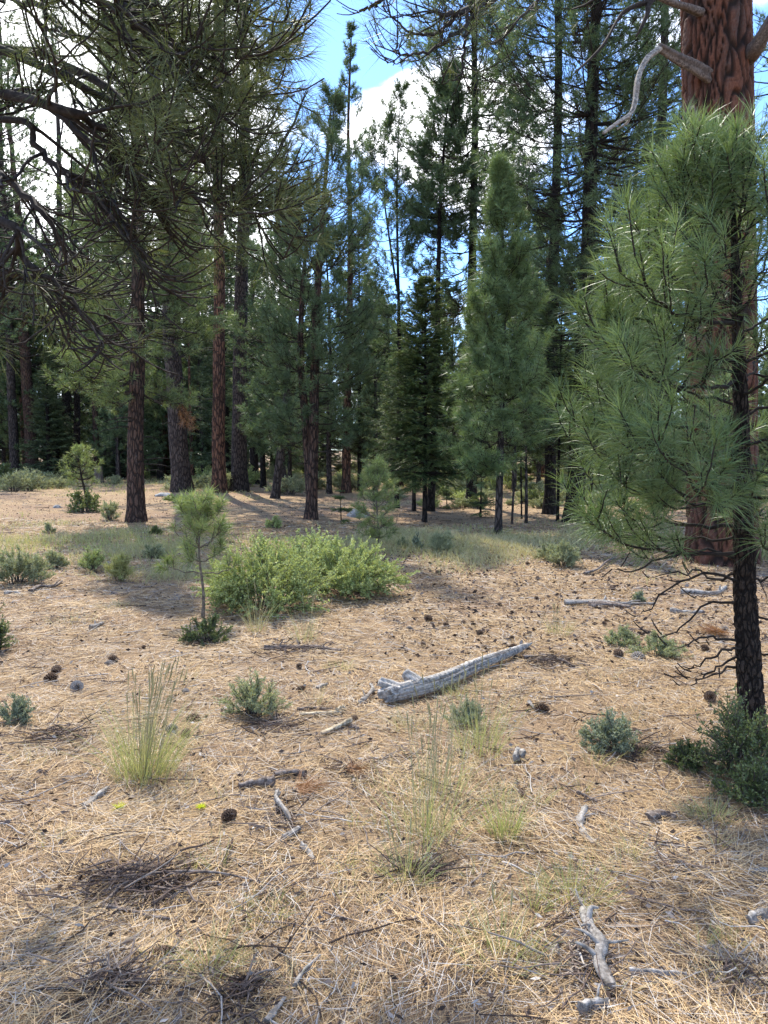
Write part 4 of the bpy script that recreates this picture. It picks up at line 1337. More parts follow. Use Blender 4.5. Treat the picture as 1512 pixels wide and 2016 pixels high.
shrub('pale green brush beside the soft green brush in the grass', 1078, 1102, 46, 36, 'shrub_sage', 158, (.04, .008), 24, 9, 20, True, upright=1.0, rst=.004)
shrub('small pale bluish shrub by the long grey branch', 1258, 1186, 24, 26, 'shrub_blue', 159, (.02, .007), 16, 8, 18, upright=.8)
shrub('small grey shrub in dry grass before the brown pines', 98, 1050, 26, 22, 'shrub_sage', 160, (.03, .01), 16, 8, 16)
shrub('low green cushion in litter near the thick leaning pine', 352, 990, 60, 16, 'shrub_green', 161, (.05, .014), 30, 9, 16, upright=.2, flat=.5)

# undergrowth at the back: one shrub per copy
sp1 = shrub('p', 0, 0, 0, 0, 'shrub_sage', 171, (.09, .03), 22, 9, 12, loc=(0, 0, 0), W=1.4, H=.7, upright=.8, rst=.012)
sp2 = shrub('p', 0, 0, 0, 0, 'shrub_green', 172, (.09, .035), 22, 9, 12, loc=(0, 0, 0), W=1.5, H=.8, upright=.7, rst=.012)
sp3 = shrub('p', 0, 0, 0, 0, 'shrub_dark', 173, (.09, .04), 22, 9, 12, loc=(0, 0, 0), W=1.3, H=.8, upright=.7, rst=.012)
SL = ['distant grey-green brush in the undergrowth below the far trees', 'distant bright green brush in the undergrowth below the far trees', 'distant dark brush in the undergrowth below the far trees']
SG = ['grey-green undergrowth brush', 'bright undergrowth brush', 'dark undergrowth brush']
fs = [True] * 3
rb = np.random.default_rng(78)
for i in range(290):
    Y = rb.uniform(27, 58) if i < 190 else rb.uniform(21, 34)
    pxv = rb.uniform(-120, 1640)
    if i >= 190:
        pxv = rb.uniform(720, 1500)
    kd = int(rb.choice([0, 1, 2], p=[.72, .13, .15]))
    x = (pxv - CX) / FPX * Y
    z = float(hz(x, Y)) - .02
    s = rb.uniform(.6, 1.35) * (.6 if i >= 190 else 1.0)
    pr = (sp1, sp2, sp3)[kd]
    if fs[kd]:
        fs[kd] = False
        pr.location = (x, Y, z)
        pr.scale = (s, s, s)
        pr['label'], pr['group'] = SL[kd], SG[kd]
    else:
        copy_tree(pr, (x, Y, z), rb.uniform(0, 6.28), (s * rb.uniform(.8, 1.3), s, s * rb.uniform(.7, 1.1)), SL[kd], SG[kd])


# ------------------------------------------------------------------ grasses
def grass(label, px, py, wpx, hpx, seed, n=220, mat='grass', heads=0, wd=.003, spread=.35, loc=None, group=None, dry=.0, lean=(0, 0), name='grass_clump'):
    rg = np.random.default_rng(seed)
    b = gnd(px, py)
    W, H = wpx / FPX * b[1], hpx / FPX * b[1]
    root = empty(name, b, label, 'grass clump', group)
    n = int(n * .75)
    wd *= .8
    g = Geo()
    a = rg.random(n) * 6.283
    q = rg.random(n) ** .7
    bs = np.stack([np.cos(a) * q * W * .40, np.sin(a) * q * W * .40, np.full(n, -.01)], -1)
    d = np.stack([np.cos(a) * q * spread + lean[0], np.sin(a) * q * spread + lean[1], np.ones(n)], -1) + rg.normal(0, .17, (n, 3))
    ln = H * (.35 + .6 * rg.random(n))
    bend = np.stack([np.cos(a), np.sin(a), -.5 * np.ones(n)], -1) * (ln * rg.uniform(.05, .45, n))[:, None]
    g.blades(bs, d, ln, wd * rg.uniform(.6, 1.2, n), bend, 3, rg.random(n), rg)
    g.build('blades', M[mat], root)
    m = n // 3 + 8                                        # dead thatch at the foot
    g = Geo()
    a = rg.random(m) * 6.283
    q = rg.random(m) ** .6
    g.blades(np.stack([np.cos(a) * q * W * .34, np.sin(a) * q * W * .34, np.full(m, .004)], -1), np.stack([np.cos(a) + rg.normal(0, .6, m), np.sin(a) + rg.normal(0, .6, m), rg.uniform(.0, .5, m)], -1),
             np.minimum(H, .3) * rg.uniform(.2, .7, m), wd * rg.uniform(.7, 1.3, m), np.array([0, 0, -.03]) * np.ones((m, 1)), 2, rg.random(m), rg)
    g.build('thatch', M['litter'], root)
    if heads:
        st, sdg = Geo(), Geo()
        a = rg.random(heads) * 6.283
        q = rg.random(heads)
        bs = np.stack([np.cos(a) * q * W * .2, np.sin(a) * q * W * .2, np.zeros(heads)], -1)
        d = nrm(np.stack([np.cos(a) * q * spread * .6 + lean[0], np.sin(a) * q * spread * .4 + lean[1], np.ones(heads)], -1) + rg.normal(0, .06, (heads, 3)))
        ln = H * rg.uniform(.7, 1.05, heads)
        s = np.linspace(0, 1, 6)
        S = bs[:, None] + d[:, None] * (ln[:, None] * s)[..., None]
        S[..., 0] += (lean[0] * .4 + rg.normal(0, .06, heads))[:, None] * ln[:, None] * s ** 2
        st.tubes(S, np.linspace(.0014, .0009, 6)[None] * max(1, wd / .003), 3, rg.random(heads))
        st.build('stalks', M['grass_dry'], root)
        hb, tg = S[:, -1], nrm(S[:, -1] - S[:, -2])
        hl = rg.uniform(.05, .09, heads)
        hs_ = np.linspace(-.5, .6, 7)
        Hd = hb[:, None] + tg[:, None] * (hl[:, None] * hs_)[..., None]
        sdg.tubes(Hd, (.0026 * np.sin(np.linspace(.15, 3.0, 7)) + .0004)[None] * max(1, wd / .003), 5, rg.random(heads))
        sdg.build('seed_heads', M['seed'], root)
    return root


grass('tall feathery grass clump with many slanting seed heads in shaded litter', 285, 1530, 150, 225, 201, 620, 'grass', 44, .0026, .30, lean=(.10, -.05))
grass('bright green upright grass tuft between the stick and the log', 995, 1650, 70, 150, 202, 190, 'grass', 0, .0036, .25, lean=(.06, 0))
grass('sparse tall grass with thin seed stalks in front of the log', 840, 1650, 170, 270, 203, 170, 'grass', 14, .0028, .30, lean=(.05, 0))
grass('tall green grass with stalks against the near end of the log', 940, 1480, 120, 190, 204, 190, 'grass', 9, .0028, .25)
grass('thin seed stalks rising beside the silvery shrub', 870, 1560, 130, 230, 205, 70, 'grass', 12, .0026, .22)
grass('soft green grass patch in front of the bright upright tuft', 1130, 1760, 160, 90, 206, 330, 'grass', 0, .003, .7)
grass('loose pale green grass patch near the bottom between litter heaps', 985, 1880, 190, 120, 207, 300, 'grass', 2, .003, .7)
grass('low green grass patch beside the pine cone in the near litter', 410, 1900, 150, 95, 208, 300, 'grass', 0, .003, .8)
grass('low green grass patch nearest the dark twig heap', 520, 1800, 120, 70, 209, 220, 'grass', 0, .003, .8)
grass('short green grass near the sparse tall seed grass', 800, 1730, 120, 110, 210, 230, 'grass', 3, .003, .5)
grass('dull green grass at the foot of the dark bush', 1400, 1612, 90, 60, 211, 260, 'grass', 0, .003, .8)
grass('small green grass patch in open sunny litter', 672, 1318, 66, 30, 212, 170, 'grass', 0, .0034, .8)
grass('yellow-green grass by the tip of the log', 1100, 1250, 60, 60, 213, 110, 'grass', 6, .003, .5)
grass('yellowing grass in front of the wide green bush', 598, 1262, 60, 100, 214, 90, 'grass_dry', 4, .0045, .25)
grass('yellowing grass at the side of the wide green bush', 505, 1245, 50, 110, 215, 80, 'grass_dry', 3, .0045, .25)
grass('dry grass alongside the middle of the log', 800, 1432, 100, 56, 216, 200, 'grass_dry', 0, .003, .8)
grass('dry grass on the shaded side of the log', 905, 1370, 80, 50, 217, 150, 'grass', 0, .003, .6)
grass('small grass tuft near the edge in sunny litter', 1440, 1860, 80, 55, 218, 130, 'grass', 0, .003, .8)
grass('thin grass tuft among needles before the twisted root', 1050, 1790, 60, 110, 219, 70, 'grass', 0, .003, .5)
grass('pale grass patch in litter behind the feathery seed grass', 230, 1195, 90, 26, 220, 160, 'grass_dry', 0, .005, .9)
grass('pale grass patch in the litter left of the tufted sapling', 140, 1222, 120, 24, 221, 160, 'grass_dry', 0, .005, .9)
for j in range(90):
    rg = np.random.default_rng(300 + j)
    pxv, pyv = rg.uniform(20, 1500), rg.uniform(1300, 1990)
    if rg.random() < .5:
        pxv = rg.uniform(620, 1250)
    grass('thin sprig of pale grass poking through the needle litter', pxv, pyv, rg.uniform(30, 90), rg.uniform(30, 100), 310 + j, int(rg.uniform(12, 40)), rg.choice(['grass', 'grass_dry']), 0, .0026, .6, group='thin grass sprigs in the litter')

rg = np.random.default_rng(401)
# low grass cover of the farther clearing
n = 150000
Yv = np.where(rg.random(n) < .55, 9.3 + 7 * rg.random(n), 9.0 + 34 * rg.random(n) ** 1.2)
pxv = rg.uniform(-150, 1660, n)
xv = (pxv - CX) / FPX * Yv
msk = (np.sin(xv * .9 + 1) * np.sin(Yv * .55 + .5 + .3 * xv) + .6 * np.sin(xv * 2.1 - Yv * 1.3) + .4 * rg.normal(size=n))
band = np.exp(-((Yv - 12.6) / 1.6) ** 2) * 1.5 + np.exp(-((Yv - 36) / 7) ** 2) * 1.3
band = np.where(pxv < 760, band * .35, band)
bare = np.exp(-((Yv - 21) / 4.5) ** 2) * 1.3
m = msk + band - bare > .85
xv, Yv = xv[m], Yv[m]
n = len(xv)
ln = rg.uniform(.06, .24, n)
g = Geo()
g.blades(np.stack([xv, Yv, hz(xv, Yv) - .01], -1), np.stack([rg.normal(0, .35, n), rg.normal(0, .35, n), np.ones(n)], -1), ln, np.maximum(.006, Yv * .0008) * rg.uniform(.7, 1.3, n),
         np.stack([rg.normal(0, .3, n), rg.normal(0, .3, n), -.3 * np.ones(n)], -1) * ln[:, None], 2, np.clip(rg.random(n), 0, 1), rg)
tag(g.build('grass', M['grass_dry']), 'sparse yellow-green grass across the farther clearing', 'grass', kind='stuff')
n = 70000
Yv = np.where(rg.random(n) < .5, 9.5 + 7 * rg.random(n), 9.5 + 36 * rg.random(n) ** 1.1)
pxv = rg.uniform(-150, 1660, n)
xv = (pxv - CX) / FPX * Yv
msk = (np.sin(xv * .8 + 2.2) * np.sin(Yv * .6 + 1.5 - .2 * xv) + .5 * np.sin(xv * 2.7 + Yv) + .4 * rg.normal(size=n))
m = msk + np.exp(-((Yv - 12.6) / 1.8) ** 2) * 1.2 + np.exp(-((Yv - 38) / 6) ** 2) * 1.6 - np.exp(-((Yv - 21) / 4.5) ** 2) > .95
xv, Yv = xv[m], Yv[m]
n = len(xv)
ln = rg.uniform(.05, .2, n)
g = Geo()
g.blades(np.stack([xv, Yv, hz(xv, Yv) - .01], -1), np.stack([rg.normal(0, .3, n), rg.normal(0, .3, n), np.ones(n)], -1), ln, np.maximum(.006, Yv * .0008) * rg.uniform(.7, 1.3, n), None, 1, rg.random(n), rg)
tag(g.build('green_grass', M['grass']), 'patches of green grass across the farther clearing', 'grass', kind='stuff')

# ------------------------------------------------------------------ needle litter
rg = np.random.default_rng(402)
n = 380000
u = rg.random(n)
Ya, Yb_ = 1.55, 17.0
Yv = (Ya ** .35 + u * (Yb_ ** .35 - Ya ** .35)) ** (1 / .35)
xv = rg.uniform(-1, 1, n) * (.5 * Yv + .9)
cl_ = np.sin(xv * 3.1 + 2 * np.sin(Yv * 2.3)) * np.sin(Yv * 3.7 + 1.5 * np.sin(xv * 2.7))
hump = np.maximum(0, np.sin(xv * 5.3 + Yv * 1.1 + 1) * np.sin(Yv * 4.9 - xv * 1.7)) ** 1.5
pat = np.sin(xv * 7.1 + 3 * np.sin(Yv * 4.1)) * np.sin(Yv * 6.3 + 2 * np.sin(xv * 5.2 + 1))
keep = rg.random(n) < np.clip(.82 + .40 * cl_ + .38 * pat, .05, 1)
xv, Yv, cl_, hump = xv[keep], Yv[keep], cl_[keep], hump[keep]
n = len(xv)
ang = np.sin(xv * 2.1 + Yv) * 1.2 + np.sin(Yv * 3.3 - xv * 1.3) * .9 + rg.normal(0, .85, n) + (rg.random(n) > .5) * 3.1416
tilt = rg.normal(.0, .10, n)
ln = rg.uniform(.09, .19, n)
lay = rg.random(n) ** 1.5
zv = hz(xv, Yv) + .004 + lay * (.012 + .035 * hump)
d = np.stack([np.cos(ang), np.sin(ang), tilt], -1)
bend = np.stack([-np.sin(ang), np.cos(ang), -.10 * np.ones(n)], -1) * (ln * rg.normal(0, .13, n))[:, None]
tn = np.clip(.50 + .22 * rg.normal(size=n) + .14 * cl_ + .25 * (lay - .4), .02, .97)
gy_ = rg.random(n) < .10 + .10 * (cl_ < -.3)
tn = np.where(gy_, 1.0, tn)
tn = np.where(rg.random(n) < .10, .05, tn)
side = nrm(np.stack([-np.sin(ang), np.cos(ang), rg.normal(0, .5, n)], -1))
g = Geo()
g.blades(np.stack([xv, Yv, zv], -1), d, ln, np.maximum(.0021, Yv * .0005) * rg.uniform(.8, 1.2, n), bend, 2, tn, rg, side=side)
tag(g.build('needle_litter', M['litter']), 'thick litter of long dry pine needles covering the ground', 'needle litter', kind='stuff')

# small debris: bark flakes, cone scales, twig bits
rg = np.random.default_rng(403)
n = 24000
u = rg.random(n)
Yv = (1.7 ** .5 + u * (26 ** .5 - 1.7 ** .5)) ** 2
xv = rg.uniform(-1, 1, n) * (.5 * Yv + .9)
ang = rg.random(n) * 6.283
ln = rg.uniform(.008, .032, n) * (1 + .05 * Yv)
g = Geo()
g.leaves(np.stack([xv, Yv, hz(xv, Yv) + .012 + .02 * rg.random(n)], -1), np.stack([np.cos(ang), np.sin(ang), rg.normal(0, .35, n)], -1), ln, ln * rg.uniform(.15, .6, n), rg, rg.random(n) ** 1.9)
n = 5000
Yv = rg.uniform(6.0, 13.0, n)
xv = rg.uniform(.0, .55, n) * Yv
ang = rg.random(n) * 6.283
ln = rg.uniform(.02, .07, n)
g.leaves(np.stack([xv, Yv, hz(xv, Yv) + .01 + .02 * rg.random(n)], -1), np.stack([np.cos(ang), np.sin(ang), rg.normal(0, .4, n)], -1), ln, ln * rg.uniform(.2, .6, n), rg, rg.random(n) ** 2.2 * .8)
n = 2600
u = rg.random(n)
Yv = (1.7 ** .5 + u * (24 ** .5 - 1.7 ** .5)) ** 2
xv = rg.uniform(-1, 1, n) * (.5 * Yv + .9)
ang = rg.random(n) * 6.283
ln = rg.uniform(.06, .3, n) * (1 + .015 * Yv)
s = np.linspace(0, 1, 5)
S = np.stack([xv, Yv, hz(xv, Yv) + .016], -1)[:, None] + np.stack([np.cos(ang), np.sin(ang), rg.normal(0.02, .05, n)], -1)[:, None] * (ln[:, None] * s)[..., None]
S[..., :2] += np.cumsum(rg.normal(0, 1, (n, 5, 2)), 1) * (ln * .05)[:, None, None]
g.tubes(S, (rg.uniform(.0015, .0045, n) * (1 + .03 * Yv))[:, None] * np.linspace(1, .5, 5), 4, rg.random(n))
tag(g.build('debris', M['debris']), 'scattered bark flakes, cone scales and broken twigs in the litter', 'debris', kind='stuff')


# ------------------------------------------------------------------ pine cones
def cone_mesh(name, mat, seed, openn=1.0):
    rg = np.random.default_rng(seed)
    g = Geo()
    nS = 90
    i = np.arange(nS)
    v = (i + .5) / nS
    a = i * 2.399
    r = .030 * np.sin(np.pi * (v * .93 + .05)) ** .75
    z = .085 * v
    core = np.stack([np.zeros(8), np.zeros(8), np.linspace(0, .088, 8)], -1)
    g.tubes(core[None], (.017 * np.sin(np.linspace(.25, 3.0, 8)) + .002)[None], 8, .1)
    rad = np.stack([np.cos(a), np.sin(a), np.zeros(nS)], -1)
    tan = np.stack([-np.sin(a), np.cos(a), np.zeros(nS)], -1)
    up = np.array([0, 0, 1.0])
    tilt = (.25 + .75 * v)[:, None]
    p0 = rad * .010 + up * z[:, None]
    ext = r[:, None] * (1.0 + .12 * openn)
    p1 = rad * ext * openn + up * (z[:, None] + .014 * tilt)
    wv = (.0085 * np.sin(np.pi * (v * .85 + .1)))[:, None]
    th = .0035
    V = np.stack([p0 - tan * wv * .5, p0 + tan * wv * .5, p1 + tan * wv, p1 - tan * wv, p1 + rad * .004 + up * .004,
                  p0 - up * th - tan * wv * .5, p0 - up * th + tan * wv * .5, p1 - up * th + tan * wv * .8, p1 - up * th - tan * wv * .8], 1)
    o = i[:, None] * 9
    q = np.concatenate([o + np.array([[0, 1, 2, 3]]), o + np.array([[5, 8, 7, 6]]), o + np.array([[3, 2, 7, 8]]), o + np.array([[0, 3, 8, 5]]), o + np.array([[1, 6, 7, 2]])])
    t = o + np.array([[3, 2, 4]])
    tn = np.stack([np.full(nS, .1)] * 2 + [.7 + .3 * rg.random(nS)] * 3 + [np.full(nS, .05)] * 4, 1)
    g.add(V, q, t, tn.reshape(-1))
    o = g.build(name, M[mat])
    return o


cones = [cone_mesh('pine_cone', 'cone', 1, 1.05), cone_mesh('pine_cone', 'cone', 2, .8), cone_mesh('pine_cone', 'cone_grey', 3, 1.05)]
used = [False] * 3


def put_cone(px, py, kind, scale, label, group=None, loc=None, seed=0):
    rg = np.random.default_rng(seed)
    b = gnd(px, py) if loc is None else loc
    o = cones[kind]
    if used[kind]:
        o = o.copy()
        C.objects.link(o)
    used[kind] = True
    az = rg.uniform(0, 6.28)
    tip = rg.uniform(1.2, 1.75)
    o.rotation_euler = (tip, rg.uniform(-.2, .2), az)
    o.scale = (scale,) * 3
    o.location = (b[0], b[1], b[2] + .018 * scale)
    if 'group' in o.keys():
        del o['group']
    tag(o, label, 'pine cone', group)


put_cone(107, 1326, 0, 1.0, 'brown pine cone in the litter, farther one of two close together', seed=1)
put_cone(86, 1343, 0, 1.05, 'darkest pine cone of two lying close together in the litter', seed=2)
put_cone(148, 1358, 2, 1.15, 'weathered grey pine cone lying near two brown cones', seed=3)
put_cone(463, 1606, 1, 1.0, 'dark pine cone in shaded litter near yellow lichen', seed=4)
put_cone(348, 1880, 1, .9, 'brown pine cone beside the low green grass patch', seed=5)
put_cone(1224, 1297, 0, 1.0, 'dark pine cone in litter below the sage shrub pair', seed=6)
put_cone(1270, 1300, 2, 1.2, 'weathered grey pine cone close to a dark cone below the sage shrubs', seed=7)
put_cone(367, 1420, 0, .9, 'brown pine cone behind the feathery seed grass', seed=8)
put_cone(850, 1222, 0, 1.0, 'dark pine cone in orange litter beyond the log', seed=9)
put_cone(1395, 1376, 0, 1.0, 'brown pine cone in litter close to the young pine trunk', seed=10)
put_cone(1052, 1398, 1, 1.1, 'dark pine cone in litter on the shaded side of the log', seed=11)
rg = np.random.default_rng(404)
for i in range(46):
    if i < 34:
        pxv, pyv = rg.uniform(790, 1440), rg.uniform(1105, 1300)
    else:
        pxv, pyv = rg.uniform(30, 760), rg.uniform(1240, 1460)
    kd = int(rg.choice([0, 1, 2], p=[.5, .3, .2]))
    put_cone(pxv, pyv, kd, rg.uniform(.5, .85), ['fallen brown pine cone lying in the sunny litter', 'fallen closed dark pine cone lying in the sunny litter', 'weathered grey pine cone lying in the sunny litter'][kd],
             ['brown cones in the litter', 'dark cones in the litter', 'grey cones in the litter'][kd], seed=500 + i)

# ------------------------------------------------------------------ log and dead wood
rg = np.random.default_rng(405)
A, B_ = gnd(768, 1388), gnd(1052, 1280)
logroot = empty('fallen_log', (A + B_) / 2, 'weathered silver-grey log tapering to a point, lying in sunny litter', 'log')
mid = np.array(logroot.location)
s = np.linspace(0, 1, 130)
pth = A + (B_ - A) * s[:, None]
pth[:, 2] = hz(pth[:, 0], pth[:, 1]) + np.interp(s, [0, .1, .5, .9, 1], [.065, .07, .07, .06, .06])
pth[:, 0] += .02 * np.sin(s * 5)
rad = np.interp(s, [0, .03, .12, .45, .75, .92, 1.0], [.05, .062, .068, .058, .044, .03, .006])
rad = rad * .78
g = lump_tube(pth - mid, rad, 230, rg, .07, freq=7, split=60)
g.build('trunk', M['log'], logroot)
for (off, dv, r0, L) in ((.04, (-.8, .1, .42), .055, .13), (.15, (-.6, .3, .5), .05, .11), (.02, (-.9, -.1, -.1), .05, .10), (.5, (.3, -.5, .5), .012, .05), (.78, (.2, -.4, .5), .01, .04)):
    b0 = A + (B_ - A) * off + np.array([0, 0, .075])
    pts = [b0, b0 + nrm(np.array(dv)) * L * .5, b0 + nrm(np.array(dv)) * L]
    p = catmull(pts, 8) - mid
    lump_tube(p, np.linspace(r0, r0 * .55, 8), 26, rg, .22).build('branch_stub', M['log'], logroot)


def dead_piece(label, lst, r0, r1, mat='dead', lift=.012, seed=1, k=12, ridge=.3, name='dead_branch', cat='dead branch', arch=0.0, forks=()):
    rg = np.random.default_rng(seed)
    pts = np.array([gnd(*q[:2]) for q in lst])
    root = empty(name, pts.mean(0), label, cat)
    mid = np.array(root.location)
    n = 22
    p = catmull(pts, n)
    s = np.linspace(0, 1, n)
    p[:, 2] = hz(p[:, 0], p[:, 1]) + lift + arch * np.sin(np.pi * s) + (r0 + (r1 - r0) * s) * .6
    rd = (r0 + (r1 - r0) * s) * (1 + .15 * np.sin(s * 17 + seed))
    lump_tube(p - mid, rd, k, rg, ridge).build('stem', M[mat], root)
    for (t, dx, dy, dz, L, rr) in forks:
        b0 = p[int(t * (n - 1))]
        q = catmull([b0, b0 + np.array([dx, dy, dz]) * L * .5 + rg.normal(0, .008, 3), b0 + np.array([dx, dy, dz * .7]) * L], 9) - mid
        lump_tube(q, np.linspace(rr, rr * .35, 9), 8, rg, .2).build('fork', M[mat], root)
    return root


dead_piece('long pale grey branch lying in litter beyond the log', [(1112, 1192), (1180, 1190), (1230, 1193), (1290, 1192)], .03, .015, 'dead', seed=2, forks=((.4, .3, .6, .5, .15, .015), (.7, .5, -.4, .3, .25, .014)))
dead_piece('short dark slab of bark leaning on the long pale branch', [(1160, 1197), (1200, 1195), (1240, 1199)], .035, .02, 'deadbrown', seed=3)
dead_piece('silver forked branch lying in front of the red-barked pine', [(1340, 1170), (1380, 1172), (1410, 1172), (1428, 1160)], .035, .02, 'dead', seed=4, forks=((.8, .2, .3, .8, .12, .015),))
dead_piece('pale grey stick between the silver branch and the long branch', [(1320, 1206), (1350, 1210), (1385, 1208)], .022, .012, 'dead', seed=5)
dead_piece('fallen stick with a dark knot near the grass below young pine boughs', [(1150, 1132), (1178, 1126), (1200, 1108), (1212, 1098)], .02, .008, 'deadbrown', seed=6, arch=.03)
dead_piece('curled silver root bent like an S in shaded litter', [(548, 1570), (544, 1590), (560, 1612), (572, 1625)], .012, .009, 'dead', seed=7, arch=.02, lift=.02)
dead_piece('small knobby piece of grey wood just below the S-shaped root', [(556, 1656), (572, 1650), (588, 1640)], .012, .014, 'dead', seed=8, lift=.01)
dead_piece('hooked grey wood piece, lowest of the three below the S-shaped root', [(592, 1672), (606, 1684), (616, 1700)], .011, .008, 'dead', seed=9)
dead_piece('thick bent silver stick standing out in sunny litter', [(1152, 1602), (1142, 1628), (1152, 1650), (1172, 1668)], .02, .009, 'dead', seed=10, lift=.01)
dead_piece('dark splintered knot of wood in sunny litter', [(1278, 1622), (1300, 1612), (1330, 1618)], .022, .014, 'deadbrown', seed=11, forks=((.3, .3, -.5, .3, .05, .008), (.6, .5, -.3, .4, .05, .008), (.8, .8, .2, .2, .07, .005)))
dead_piece('twisted silver root mass with many prongs near the bottom', [(1150, 1800), (1160, 1840), (1185, 1880), (1180, 1915), (1205, 1958)], .014, .018, 'dead', seed=12, lift=.015, arch=.02,
           forks=((.0, -.2, .6, .6, .09, .008), (.2, .6, .4, .5, .07, .014), (.3, -.5, -.3, .3, .08, .008), (.6, -.6, .4, .3, .13, .009), (.75, -.6, .1, .5, .12, .01), (.5, .8, -.2, .2, .1, .008)))
dead_piece('straight grey stick pointing away from the twisted root mass', [(1238, 1922), (1290, 1924), (1352, 1928)], .009, .006, 'dead', seed=13)
dead_piece('grey splintered wood lying in shaded litter near the lichen', [(168, 1598), (190, 1578), (214, 1558)], .014, .011, 'dead', seed=14, forks=((.2, -.4, -.6, .3, .07, .007), (.5, .5, .2, .3, .06, .006)))
dead_piece('dark bark-covered wood chunk half buried in shaded litter', [(470, 1556), (505, 1550), (540, 1548)], .012, .022, 'deadbrown', seed=15)
dead_piece('grey bark chunk in litter behind the S-shaped root', [(540, 1532), (575, 1528), (602, 1532)], .016, .018, 'deadbrown', seed=16)
dead_piece('thin forked dark twig near the yellow lichen', [(205, 1660), (240, 1640), (290, 1628), (328, 1617)], .007, .0025, 'deadbrown', seed=17, forks=((.2, .3, .8, .3, .08, .004),))
dead_piece('long thin twig lying across the dark twig heap', [(200, 1790), (260, 1745), (330, 1735), (420, 1735), (480, 1742), (552, 1755)], .008, .003, 'deadbrown', seed=18, arch=.02)
dead_piece('dark twig at the lower side of the dark twig heap', [(205, 1790), (250, 1800), (300, 1812), (340, 1818)], .009, .005, 'deadbrown', seed=19)
dead_piece('thick dark twig in the middle of the dark twig heap', [(220, 1740), (270, 1725), (330, 1712), (390, 1708)], .011, .006, 'deadbrown', seed=20, forks=((.3, .2, .6, .3, .12, .005), (.6, -.3, .5, .3, .1, .004)))
dead_piece('short dark twig crossing the dark twig heap', [(300, 1790), (330, 1765), (350, 1720)], .008, .004, 'deadbrown', seed=21)
dead_piece('pale broken stick cut off at the bottom of the picture', [(524, 2022), (545, 1995), (560, 1975)], .01, .006, 'dead', seed=22)
dead_piece('grey splintered stick in the near litter by the dark hollow', [(580, 1952), (600, 1920), (630, 1890)], .009, .004, 'dead', seed=23, forks=((.3, .6, .4, .3, .06, .005),))
dead_piece('pale yellowish split wood chunk in front of the log', [(634, 1450), (660, 1440), (688, 1428)], .012, .024, 'pale', seed=24)
dead_piece('dark flake of wood touching the pale split chunk', [(690, 1436), (700, 1438), (706, 1440)], .015, .01, 'deadbrown', seed=25)
dead_piece('flat pale wood strip lying behind the pale split chunk', [(592, 1412), (630, 1410), (672, 1408)], .012, .012, 'pale', seed=26)
dead_piece('small pale wood block at the end of the flat strip', [(662, 1408), (672, 1402), (680, 1402)], .02, .016, 'pale', seed=27)
dead_piece('dull grey slat of wood behind the flat pale strip', [(585, 1402), (620, 1400), (655, 1402)], .01, .009, 'deadbrown', seed=28)
dead_piece('twisted silver root curling near the thick end of the log', [(704, 1390), (722, 1384), (734, 1368), (730, 1350)], .012, .008, 'dead', seed=29, lift=.01, arch=.03, forks=((.3, -.2, .7, .5, .1, .006), (.6, .7, .2, .1, .09, .005)))
dead_piece('small pale stick lying between the pale strip and the grass', [(625, 1360), (636, 1354), (644, 1352)], .013, .01, 'dead', seed=30)
dead_piece('small upright grey snag poking from litter behind the green tuft', [(1014, 1505), (1020, 1492), (1030, 1498)], .018, .02, 'dead', seed=31, lift=.02)
dead_piece('short dark twig with pale end in litter right of the grass', [(1040, 1385), (1055, 1400), (1072, 1405)], .008, .006, 'dead', seed=32, forks=((.1, -.1, .5, .5, .05, .004),))
dead_piece('dark rotten branch lying by the pointed end of the log', [(1030, 1300), (1070, 1296), (1110, 1306), (1130, 1316)], .022, .008, 'deadbrown', seed=33)
dead_piece('heap of dark twigs at the foot of the wide green bush', [(520, 1280), (570, 1280), (620, 1278), (670, 1285)], .02, .012, 'deadbrown', seed=34, forks=((.2, .4, .4, .5, .15, .006), (.5, -.3, .5, .6, .15, .006), (.8, .5, -.3, .5, .15, .006)))
dead_piece('knobby dark root beside the large feathery sage brush', [(60, 1168), (80, 1158), (105, 1158), (122, 1148)], .025, .012, 'deadbrown', seed=35, forks=((.4, .3, -.3, .7, .15, .01), (.7, .5, .1, .7, .15, .008)))
dead_piece('grey stick among litter near the knobby dark root', [(8, 1172), (30, 1170), (44, 1174)], .025, .014, 'dead', seed=36)
dead_piece('grey-brown bark slab in litter past the knobby root', [(220, 1172), (240, 1175), (254, 1166)], .024, .014, 'deadbrown', seed=37)
dead_piece('bleached stick in litter before the tufted sapling', [(178, 1240), (192, 1235), (204, 1230)], .022, .014, 'dead', seed=38, forks=((.4, -.2, .4, .6, .1, .01),))
dead_piece('thin bleached stick lying behind the feathery seed grass', [(548, 1488), (580, 1488), (612, 1480)], .005, .003, 'dead', seed=39)
dead_piece('grey curl of bark at the bottom edge by the root mass', [(1140, 2000), (1165, 1990), (1195, 1985)], .016, .01, 'dead', seed=40, forks=((.7, .3, .5, .6, .08, .005),))
dead_piece('splintered grey wood at the side edge of the near litter', [(1475, 1825), (1495, 1812), (1520, 1805)], .016, .014, 'dead', seed=41, forks=((.3, -.2, .5, .3, .06, .006), (.5, -.3, -.4, .3, .06, .006)))
dead_piece('half-buried grey wood at the edge above the splintered piece', [(1475, 1728), (1495, 1724), (1530, 1722)], .016, .012, 'dead', seed=42)
dead_piece('stick lying in litter just above the thick bent silver stick', [(1135, 1566), (1150, 1572), (1175, 1584)], .009, .006, 'deadbrown', seed=43)
dead_piece('bleached limb on the ground far off beside the leaning pine', [(72, 950), (90, 945), (104, 942)], .08, .03, 'dead', seed=44, arch=.2)

